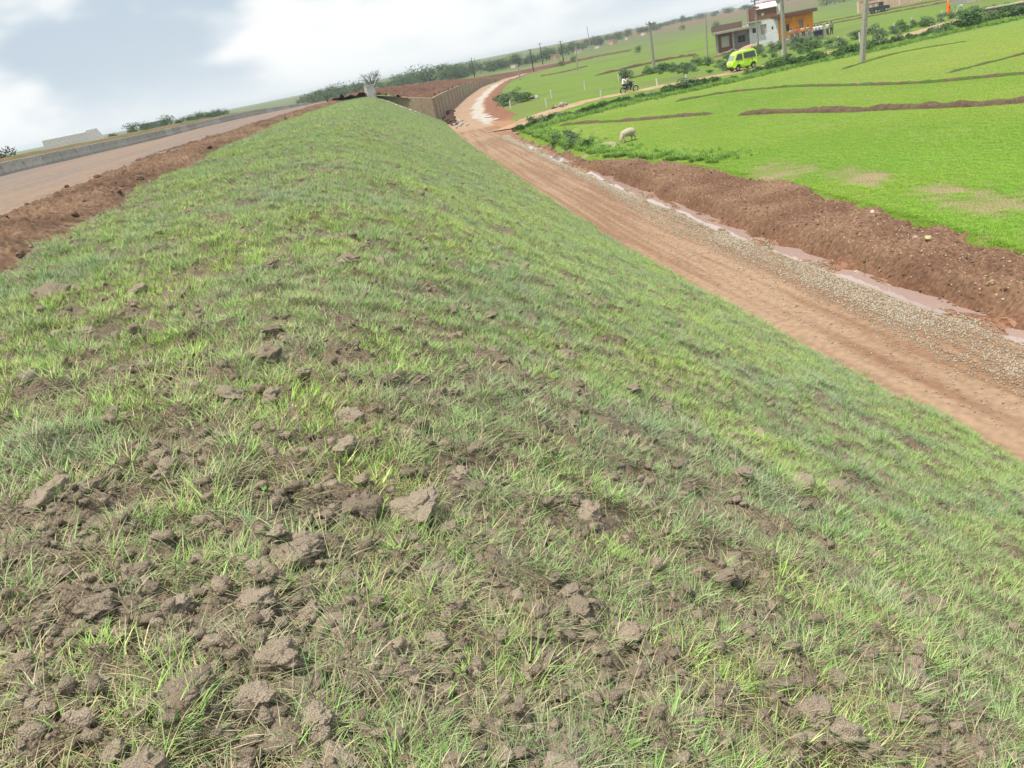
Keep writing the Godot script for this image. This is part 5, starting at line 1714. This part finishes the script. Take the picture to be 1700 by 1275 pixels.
func tree_place(x: float) -> String:
	if x < -40.0: return "left of the concrete end post"
	if x < -24.0: return "close behind the concrete end post"
	if x < -8.0: return "above the corner of the retaining wall"
	if x < 8.0: return "above the middle of the red fill"
	if x < 24.0: return "above the bend of the far road"
	if x < 45.0: return "behind the trio of dark poles"
	if x < 80.0: return "right of the trio of dark poles"
	return "towards the far red ridge"

func shrub_place(q: Array) -> String:
	var x: float = q[0]
	if q[3] == 0:
		if x < 8.0: return ", next to the road junction"
		if x < 13.5: return ", left of the motorcycle"
		if x < 18.5: return ", just below the motorcycle"
		if x < 23.0: return ", between motorcycle and van"
		if x < 29.0: return ", in front of the van"
		if x < 35.0: return ", left of the leaning pole"
		if x < 42.0: return ", right of the leaning pole"
		if x < 50.0: return ", below the orange clad person"
		return ", towards the right picture edge"
	if q[3] == 1:
		if x < 30.0: return ", behind the van"
		if x < 38.0: return ", below the white house"
		if x < 46.0: return ", below the orange house"
		return ", among the right hand marker posts"
	return ""

func clod_place(x: float, z: float) -> String:
	var a := "left" if x < z * 0.22 else ("right" if x > -z * 0.3 else "middle")
	var d := "in the nearest row at the bottom" if z > -2.2 else ("in the lower foreground" if z > -3.4 else ("halfway down the visible grass" if z > -5.0 else "farther up the slope"))
	return d + ", " + a

func build_hedges() -> void:
	var dk := [Color(0.05, 0.115, 0.03), Color(0.065, 0.14, 0.035), Color(0.085, 0.17, 0.05)]
	var lt := [Color(0.10, 0.20, 0.045), Color(0.13, 0.23, 0.06), Color(0.085, 0.17, 0.05)]
	var gy := [Color(0.12, 0.19, 0.10), Color(0.15, 0.22, 0.12), Color(0.10, 0.17, 0.07)]
	var kinds := []
	var kn := ["dark green", "light green", "grey green"]
	for i in 6:
		kinds.append([leafy(520, Vector3(1.5, 1.0, 1.3), 0.085, 8, 400 + i, [dk, lt, gy][i % 3]), trunk_mesh(0.7, 0.03, 6, 0.35, 410 + i)])
	var line := [Vector2(4.6, -65.4), Vector2(5.2, -66.0), Vector2(7.3, -68.1), Vector2(9.4, -69.2), Vector2(11.6, -70.3), Vector2(14.5, -72.0), Vector2(17.0, -72.0), Vector2(19.9, -73.2), Vector2(22.5, -73.2), Vector2(25.6, -74.4), Vector2(28.7, -75.7), Vector2(31.1, -75.1), Vector2(33.8, -75.1), Vector2(36.3, -75.7), Vector2(39.1, -77.1), Vector2(41.3, -77.1), Vector2(44.2, -78.4), Vector2(46.5, -78.4), Vector2(49.6, -79.9), Vector2(54.0, -79.1), Vector2(60.0, -81.0)]
	var g := RandomNumberGenerator.new()
	g.seed = 44
	var sm := smooth_line(line, 0.6)
	var spots := []
	for i in sm.size():
		var p: Vector2 = sm[i]
		var w := clampf(0.68 + n_big.get_noise_2d(p.x * 0.35, 9.0) * 0.6, 0.45, 1.0)
		if p.x < 13.0: w *= 0.75
		if p.x > 13.0 and p.x < 17.5: w *= 0.62
		if p.x > 22.5 and p.x < 28.0: w *= 0.72
		if p.x > 46.5: w += 0.4
		spots.append([p.x + g.randf_range(-0.3, 0.3), p.y + g.randf_range(-0.9, 0.9) - 0.7, w * g.randf_range(0.75, 1.2), 0])
		if g.randf() < 0.7: spots.append([p.x + g.randf_range(-0.5, 0.5), p.y - g.randf_range(1.2, 2.6), w * g.randf_range(0.5, 0.8), 0])
	# far side of the path: taller weeds below the houses
	for i in 80:
		var x := g.randf_range(24.0, 46.0)
		var z := lerpf(-88.0, -112.0, g.randf())
		spots.append([x, z, g.randf_range(0.4, 0.85), 1])
	for i in 26: spots.append([g.randf_range(45.0, 62.0), g.randf_range(-99.0, -90.0), g.randf_range(0.5, 0.95), 1])
	for i in 14: spots.append([g.randf_range(5.0, 9.5), g.randf_range(-116.0, -101.0), g.randf_range(0.5, 1.2), 2])
	for i in 9: spots.append([g.randf_range(5.2, 6.9), g.randf_range(-56.0, -47.0), g.randf_range(0.3, 0.5), 3])
	for i in 10: spots.append([g.randf_range(19.0, 33.0), g.randf_range(-112.0, -105.0), g.randf_range(0.7, 1.1), 4])
	var where := ["hedge shrub on the near side of the path", "weedy shrub beyond the path", "shrub beside the far bend of the service road", "small weed at the edge of the sheep's field above the ditch", "shrub growing over the dark bund behind the motorcycle"]
	for i in spots.size():
		var q: Array = spots[i]
		var k := g.randi() % 6
		if q[3] == 1 and g.randf() < 0.5: k = 2 + 3 * (g.randi() % 2)
		if q[3] == 0 and g.randf() < 0.5: k = 3 * (g.randi() % 2)
		var y := maxf(field_y(q[0], q[1]), -0.1)
		var o := thing("shrub", kn[k % 3] + " " + where[q[3]] + shrub_place(q), "shrub", Vector3(q[0], y - 0.05, q[1]), g.randf() * 6, where[q[3]] + shrub_place(q))
		part(o, "foliage", kinds[k][0], M.leaf)
		part(o, "stems", kinds[k][1], M.bark)
		var s: float = q[2] * 1.25
		o.scale = Vector3(s * g.randf_range(0.9, 1.3), s, s * g.randf_range(0.9, 1.2))

# ---------------------------------------------------------------- sheep
func build_sheep() -> void:
	# local -x is the head end; grazing
	var s := thing("sheep", "cream coloured sheep grazing in the green field", "sheep", Vector3(8.95, field_y(8.95, -46.9), -46.9), 0.4)
	var wool := []
	wool.append([Vector3(-0.26, 0.44, 0), Vector3(0.28, 0.47, 0), 0.165, 0.175])
	wool.append([Vector3(-0.05, 0.46, 0), Vector3(0.15, 0.48, 0), 0.19, 0.19])
	wool.append([Vector3(-0.26, 0.45, 0), Vector3(-0.44, 0.30, 0.03), 0.13, 0.085])
	wool.append([Vector3(-0.44, 0.30, 0.03), Vector3(-0.50, 0.18, 0.04), 0.075, 0.062])
	wool.append([Vector3(-0.50, 0.18, 0.04), Vector3(-0.535, 0.07, 0.05), 0.055, 0.035])
	for q in [-1.0, 1.0]:
		wool.append([Vector3(-0.47, 0.25, 0.03 + 0.06 * q), Vector3(-0.46, 0.20, 0.03 + 0.14 * q), 0.025, 0.012])
		# fore leg: shoulder, knee (wrist), hoof
		var fx: float = -0.24 - 0.07 * q
		wool.append([Vector3(-0.24, 0.40, 0.09 * q), Vector3(fx, 0.22, 0.10 * q), 0.075, 0.038])
		wool.append([Vector3(fx, 0.22, 0.10 * q), Vector3(fx - 0.02 * q, 0.03, 0.10 * q), 0.034, 0.024])
		# hind leg: hip, knee forward, hock back, hoof
		var hx: float = 0.28 + 0.03 * q
		wool.append([Vector3(0.26, 0.44, 0.09 * q), Vector3(hx - 0.05, 0.30, 0.11 * q), 0.11, 0.065])
		wool.append([Vector3(hx - 0.05, 0.30, 0.11 * q), Vector3(hx + 0.05, 0.2, 0.11 * q), 0.055, 0.034])
		wool.append([Vector3(hx + 0.05, 0.2, 0.11 * q), Vector3(hx + 0.03, 0.03, 0.11 * q), 0.03, 0.024])
	wool.append([Vector3(0.44, 0.52, 0), Vector3(0.49, 0.38, 0), 0.04, 0.025])
	part(s, "body", body_mesh(wool, 0.02, 0.05), mat(lin(0.50, 0.45, 0.36), 0.95, tex.dirt, 3.0))
	for q in [-1.0, 1.0]:
		for x in [[-0.24 - 0.09 * q, 0.10], [0.31 + 0.03 * q, 0.11]]:
			part(s, "hoof", boxm(Vector3(0.06, 0.05, 0.05), 0.012), M.black, Vector3(x[0], 0.02, x[1] * q))
	s.scale = Vector3.ONE * 1.06

# ---------------------------------------------------------------- clods and grass on the slope
func build_clods() -> void:
	var g := RandomNumberGenerator.new()
	g.seed = 17
	var shapes := []
	for i in 10: shapes.append(clod_mesh(500 + i, 26, 38, 0.42))
	var tones := []
	for i in 4: tones.append(mat(lin(0.38 + 0.055 * i, 0.32 + 0.048 * i, 0.25 + 0.04 * i), 0.97, tex.grit, 2.5, true, tex.grit_n, 1.6))
	var big := [
		[-0.67, -2.87, 0.17, "flat topped tan soil clod in the middle of the foreground"], [-0.48, -2.9, 0.17, "wide tan soil clod just right of the flat topped one"], [-0.68, -2.13, 0.11, "pale square soil clod in the lower left foreground"], [-1.35, -2.16, 0.14, "bulky soil clod near the lower left edge"], [-0.72, -1.79, 0.17, "long split soil clod at the bottom left of centre"], [-1.82, -2.9, 0.18, "broad soil clod at the left edge below the pale stone"], [-0.83, -2.49, 0.15, "soil clod half sunk behind a grass tuft left of centre"], [0.74, -2.99, 0.10, "isolated soil clod among grass right of centre"], [0.69, -2.21, 0.12, "reddish soil clod at the bottom right of centre"], [0.22, -3.25, 0.13, "low soil clod beside the grass tuft at the centre"], [-0.4, -2.52, 0.13, "rough soil clod in the centre foreground"], [-0.07, -1.75, 0.13, "soil clod at the bottom edge near the middle"], [1.55, -2.46, 0.09, "round soil clod near the lower right corner"], [-0.9, -2.19, 0.10, "small blocky soil clod left of the pale square one"], [-1.16, -7.08, 0.2, "dark soil clod standing alone far up the slope"], [-3.48, -6.77, 0.32, "pale bare soil hump near the left edge of the grass"]]
	for i in big.size():
		var q: Array = big[i]
		clod(shapes[i % 10], tones[(i * 3) % 4], q[0], q[1], q[2], q[3], "", g)
	var st := single("pale_stone", "smooth pale grey stone lying in the grass at the left edge", "stone", clod_mesh(530, 12, 18, 0.08), mat(lin(0.36, 0.315, 0.27), 0.9, tex.grit, 3.0), Vector3(-2.57, slope_y(-2.57, -4.38, 5.0) + 0.03, -4.38))
	st.scale = Vector3(0.125, 0.12, 0.105)
	st.rotation.y = 0.6
	var n := 0
	while n < 270:
		var r := 1.25 * pow(6.0, pow(g.randf(), 0.9))
		var a := deg_to_rad(g.randf_range(-40.0, 46.0))
		var x := sin(a) * r
		var z := -cos(a) * r
		var u := x - toe(-z)
		if u < -10.8 or u > -0.6: continue
		if n_mid.get_noise_2d(x + 70.0, z) * 0.5 + 0.5 + bare_here(x, z) * 0.3 < g.randf() * 0.8: continue
		var s := g.randf_range(0.035, 0.085) * (1.0 + 0.07 * r) * (1.35 if g.randf() < 0.16 else 1.0)
		clod(shapes[g.randi() % 10], tones[g.randi() % 4], x, z, s, "brown soil clod among grass " + clod_place(x, z), "soil clods " + clod_place(x, z), g)
		n += 1
	# crumbs too many to count
	for kind in 3:
		var xf := []
		var cs := PackedColorArray()
		var tries := 0
		while xf.size() < 7000 and tries < 200000:
			tries += 1
			var r := 1.1 * pow(22.0, pow(g.randf(), 0.75))
			var a := deg_to_rad(g.randf_range(-50.0, 52.0))
			var x := sin(a) * r
			var z := -cos(a) * r
			var u := x - toe(-z)
			if u < -11.4 or u > 0.0: continue
			if n_mid.get_noise_2d(x + 70.0, z) * 0.8 + 0.5 + bare_here(x, z) * 0.3 < g.randf(): continue
			var s := (0.007 + 0.05 * pow(g.randf(), 3.0)) * (1.0 + 0.035 * r)
			xf.append(Transform3D(Basis.from_euler(Vector3(g.randf() * 6, g.randf() * 6, 0)).scaled(Vector3(s * g.randf_range(0.8, 1.5), s, s)), Vector3(x, slope_y(x, z, r) + s * 0.1, z)))
			var w := g.randf_range(0.75, 1.25)
			cs.append(Color(0.44 * w, 0.37 * w, 0.29 * w))
		multi(clod_mesh(540 + kind, 7, 10, 0.6), xf, cs, M.clod, "soil_crumbs", ["small brown crumbs of soil between the grass on the slope", "broken flakes of dry soil between the grass on the slope", "tiny lumps of soil between the grass on the slope"][kind], "soil crumbs")
	# clods along the edge of the carriageway
	for i in 90:
		var d := 9.0 * pow(7.0, g.randf())
		var u := -12.4 + g.randfn() * 0.8
		var p := at_du(d, u)
		var s := g.randf_range(0.06, 0.24)
		var o := single("verge_clod", "dark brown clod in the crumbled carriageway edge, " + ("nearest stretch at the left" if d < 16.0 else ("middle stretch" if d < 32.0 else "far stretch")), "clod", shapes[g.randi() % 10], [M.verge_a, M.verge_b][i % 2] if M.has("verge_a") else verge_mats(i), p + Vector3(0, 4.78 * top_k(d), 0), "carriageway edge clods, " + ("near" if d < 16.0 else ("middle" if d < 32.0 else "far")))
		o.scale = Vector3.ONE * s
		o.rotation = Vector3(g.randf() * 0.6, g.randf() * 6, g.randf() * 0.6)

func verge_mats(i: int) -> Material:
	M.verge_a = mat(lin(0.29, 0.20, 0.145), 0.97, tex.soil, 3.0, true)
	M.verge_b = mat(lin(0.22, 0.145, 0.10), 0.97, tex.soil, 3.0, true)
	return [M.verge_a, M.verge_b][i % 2]

func clod(mesh: Mesh, m: Material, x: float, z: float, s: float, label: String, group: String, g: RandomNumberGenerator) -> void:
	var r := sqrt(x * x + z * z)
	var o := single("soil_clod", label, "clod", mesh, m, Vector3(x, slope_y(x, z, r) + s * 0.12, z), group)
	o.scale = Vector3(s * g.randf_range(0.9, 1.3), s, s * g.randf_range(0.9, 1.2))
	o.rotation = Vector3(g.randf_range(-0.3, 0.3), g.randf() * 6.0, g.randf_range(-0.5, 0.1))

func bare_here(x: float, z: float) -> float:
	# how bare the slope is: barest in the lower left foreground
	var d := Vector2(x + 0.7, z + 1.9).length()
	return 1.0 - smoothstep(0.8, 4.0, d)

func build_grass() -> void:
	var g := RandomNumberGenerator.new()
	g.seed = 3
	var lime := [Color(0.215, 0.40, 0.10), Color(0.255, 0.44, 0.125), Color(0.185, 0.355, 0.09), Color(0.32, 0.45, 0.165)]
	var mixd := [Color(0.175, 0.305, 0.095), Color(0.225, 0.37, 0.13), Color(0.25, 0.395, 0.14), Color(0.40, 0.41, 0.235)]
	var blue := [Color(0.16, 0.26, 0.12), Color(0.20, 0.30, 0.15), Color(0.25, 0.33, 0.19), Color(0.38, 0.36, 0.24)]
	var dry := [Color(0.42, 0.37, 0.25), Color(0.36, 0.31, 0.21), Color(0.26, 0.30, 0.15), Color(0.24, 0.18, 0.12)]
	var kinds := [
		[clump(20, 0.05, 0.12, 0.045, 0.7, 0.0034, lime, 601, 4), "upright_grass", "upright bright green tufts of grass on the embankment slope"],
		[clump(26, 0.05, 0.14, 0.06, 1.0, 0.003, mixd, 602, 4), "spreading_grass", "spreading mixed green grass covering the embankment slope"],
		[clump(22, 0.06, 0.17, 0.06, 1.2, 0.0034, blue, 603, 4), "trailing_grass", "trailing grey green grass lying over the clods of the slope"],
		[clump(18, 0.04, 0.13, 0.09, 1.4, 0.0026, dry, 604, 3), "dry_grass", "dry straw coloured blades lying between the clods"],
		[clump(30, 0.09, 0.19, 0.03, 0.5, 0.0034, lime + mixd, 605, 4), "tussock_grass", "taller dense tussocks standing out of the slope's grass"],
		[clump(15, 0.03, 0.10, 0.06, 0.8, 0.004, lime + mixd, 606, 4), "short_grass", "short uneven green blades filling gaps on the embankment slope"],
		[clump(24, 0.04, 0.16, 0.08, 1.1, 0.003, mixd + blue + dry, 607, 4), "tangled_grass", "tangled mixed green and dry grass on the embankment slope"]]
	var xfs := []
	var cls := []
	for k in 7:
		xfs.append([])
		cls.append(PackedColorArray())
	# bands: [nearest, farthest, tries, size]
	for band in [[0.9, 5.0, 32000, 0.9], [5.0, 12.0, 95000, 0.74], [12.0, 30.0, 160000, 0.78], [30.0, 98.0, 200000, 1.0]]:
		for i in band[2]:
			var d: float = g.randf_range(maxf(band[0] * 0.5, 0.3), band[1])
			var u := g.randf_range(-11.6, 0.25)
			var x := toe(d) + u
			var z := -d
			var r := sqrt(x * x + z * z)
			if r < band[0] or r >= band[1]: continue
			if absf(x) > d * 1.25 + 0.8: continue
			var nb := n_big.get_noise_2d(x * 1.5 + 9.0, z * 1.5)
			var nm := n_mid.get_noise_2d(x * 0.5 + 31.0, z * 0.5)
			var ns := n_mid.get_noise_2d(x + 70.0, z)
			var cover := 0.77 - nb * 0.4 - nm * 0.4 - ns * 1.2 - n_small.get_noise_2d(x * 0.6, z * 0.6) * 0.5 - bare_here(x, z) * 0.22 - smoothstep(5.0, 12.0, r) * 0.08
			if u < -10.5: cover -= 0.25
			if u < -11.0 + n_big.get_noise_2d(x * 0.7, z * 0.7) * 0.7: continue
			if g.randf() > cover: continue
			var tone := n_big.get_noise_2d(x * 0.8, z * 0.8 + 50.0) * 0.5 + n_mid.get_noise_2d(x * 0.5, z * 0.5) * 0.6
			var k := 1
			var q := g.randf()
			if q < 0.10 + bare_here(x, z) * 0.16: k = 3
			elif q < 0.14: k = 4
			elif tone + g.randfn() * 0.3 > 0.12: k = 0
			elif tone + g.randfn() * 0.35 < -0.42: k = 2
			if k < 3 and g.randf() < 0.45: k = 5 if k == 0 else 6
			var s: float = band[3] * g.randf_range(0.6, 1.4)
			var y := slope_y(x, z, r)
			var tilt := Basis(Vector3(0, 0, 1), -0.42 * smoothstep(-8.4, -6.4, u)) * Basis(Vector3.UP, g.randf() * TAU)
			xfs[k].append(Transform3D(tilt.scaled(Vector3(s, s * g.randf_range(0.75, 1.2), s)), Vector3(x, y, z)))
			var w := g.randf_range(0.8, 1.2) * (1.0 + tone * 0.12)
			var yl := 1.0 + clampf(tone, -0.5, 0.6) * 0.25
			cls[k].append(Color(w * yl, w, w * (1.0 - (yl - 1.0))))
	# litter of fallen blades over the barest soil
	for i in 6500:
		var r := 1.1 * pow(6.0, g.randf())
		var a := deg_to_rad(g.randf_range(-50.0, 52.0))
		var x := sin(a) * r
		var z := -cos(a) * r
		var u := x - toe(-z)
		if u < -10.5 or u > -0.3: continue
		var k := 3 if g.randf() < 0.6 else 2
		var s := g.randf_range(0.4, 0.9)
		xfs[k].append(Transform3D(Basis(Vector3(0, 0, 1), -0.42 * smoothstep(-8.4, -6.4, u)) * Basis(Vector3.UP, g.randf() * TAU) * Basis.from_scale(Vector3(s, s * 0.55, s)), Vector3(x, slope_y(x, z, r), z)))
		var w := g.randf_range(0.7, 1.2)
		cls[k].append(Color(w, w, w))
	for k in kinds.size():
		multi(kinds[k][0], xfs[k], cls[k], M.grass, kinds[k][1], kinds[k][2], "grass")
	# long seed stalks bending out of the tufts
	var stalk := clump(2, 0.22, 0.42, 0.02, 0.6, 0.0028, [Color(0.36, 0.40, 0.19), Color(0.44, 0.40, 0.24), Color(0.25, 0.36, 0.14)], 608, 6)
	var sx := []
	var sc := PackedColorArray()
	for i in 420:
		var r := 1.4 * pow(9.0, g.randf())
		var a := deg_to_rad(g.randf_range(-48.0, 50.0))
		var x := sin(a) * r
		var z := -cos(a) * r
		var u := x - toe(-z)
		if u < -10.6 or u > 0.0: continue
		sx.append(Transform3D(Basis(Vector3.UP, g.randf() * TAU) * Basis.from_scale(Vector3.ONE * g.randf_range(0.6, 1.1)), Vector3(x, slope_y(x, z, r), z)))
		sc.append(Color(1, 1, 1))
	multi(stalk, sx, sc, M.grass, "grass_stalks", "thin bending seed stalks above the grass of the near slope", "grass stalks")
	# small broad leaved weeds
	var weed := MB.new()
	for i in 7:
		var a := TAU * i / 7.0 + 0.3 * (i % 2)
		var o := Vector3(cos(a), 0.45 + 0.25 * (i % 3), sin(a)).normalized()
		var w := Vector3(-o.z, 0.1, o.x).normalized() * 0.011
		var p := o * 0.012
		weed.col = Color(0.14, 0.25, 0.07) if i % 3 else Color(0.19, 0.26, 0.09)
		weed.quad(p, p + o * 0.022 + w, p + o * 0.05, p + o * 0.022 - w)
	var wm := weed.mesh()
	for i in 24:
		var r := 1.6 * pow(3.0, g.randf())
		var a := deg_to_rad(g.randf_range(-38.0, 40.0))
		var x := sin(a) * r
		var z := -cos(a) * r
		var o := single("weed", "tiny broad leaved weed sprouting between the clods of the near slope", "weed", wm, M.grass, Vector3(x, slope_y(x, z, r), z), "weeds on the near slope")
		o.rotation.y = g.randf() * 6.0
		o.scale = Vector3.ONE * g.randf_range(0.4, 0.8)
	# young crop in the fields
	var crop := clump(18, 0.02, 0.05, 0.13, 0.6, 0.006, [Color(0.23, 0.38, 0.045), Color(0.26, 0.41, 0.055), Color(0.30, 0.44, 0.075), Color(0.21, 0.36, 0.045)], 620, 2)
	var xf := []
	var cs := PackedColorArray()
	for i in 190000:
		var d := 11.0 * pow(7.0, pow(g.randf(), 0.85))
		if d > 72.0: continue
		var x := g.randf_range(toe(d) + edge_u(d) - 0.2, d * 0.82 + 6.0)
		var z := -d
		if bare(x, z) > g.randf() * 0.9: continue
		var y := field_y(x, z)
		if y < 0.0: continue
		var s := g.randf_range(0.7, 1.3) * (1.0 + d * 0.006)
		xf.append(Transform3D(Basis(Vector3.UP, g.randf() * TAU).scaled(Vector3(s, s * g.randf_range(0.6, 1.1), s)), Vector3(x, y, z)))
		var t := n_big.get_noise_2d(x * 0.18, z * 0.18)
		var w := g.randf_range(0.85, 1.15)
		var far2: bool = x > lookup([30.0, 43.0, 48.0, 53.0, 59.0, 64.0, 66.0], [30.0, 28.5, 25.1, 23.9, 22.5, 18.0, 10.0], d)
		cs.append(Color(w * (1.0 + t * 0.3 + (0.25 if far2 else 0.0)), w, w))
	multi(crop, xf, cs, M.grass, "field_grass", "short bright green young crop covering the near plots", "grass")
	# taller grass at the field edge above the bank and along the hedge foot
	xf = []
	cs = PackedColorArray()
	var tall := clump(16, 0.15, 0.34, 0.09, 0.5, 0.014, [Color(0.15, 0.29, 0.055), Color(0.20, 0.35, 0.065), Color(0.13, 0.24, 0.06)], 621, 3)
	for i in 5200:
		var d := g.randf_range(34.0, 66.0)
		var x := toe(d) + edge_u(d) + absf(g.randfn()) * 0.9
		if n_mid.get_noise_2d(x * 0.4, d * 0.4) < 0.02: continue
		xf.append(Transform3D(Basis(Vector3.UP, g.randf() * TAU).scaled(Vector3.ONE * g.randf_range(0.6, 1.2)), Vector3(x, field_y(x, -d), -d)))
		cs.append(Color(1, 1, 1))
	for i in 7000:
		var x := g.randf_range(5.0, 55.0)
		var z := lookup([5.0, 9.4, 14.5, 22.5, 28.7, 36.3, 44.2, 54.0], [-66.0, -69.2, -72.0, -73.2, -75.7, -75.7, -78.4, -79.1], x) + g.randfn() * 0.8 + 0.4
		xf.append(Transform3D(Basis(Vector3.UP, g.randf() * TAU).scaled(Vector3.ONE * g.randf_range(0.7, 1.5)), Vector3(x, field_y(x, z), z)))
		var w := g.randf_range(0.8, 1.2)
		cs.append(Color(w, w, w))
	multi(tall, xf, cs, M.grass, "tall_grass", "taller grass along the field edge and the hedge foot", "grass")
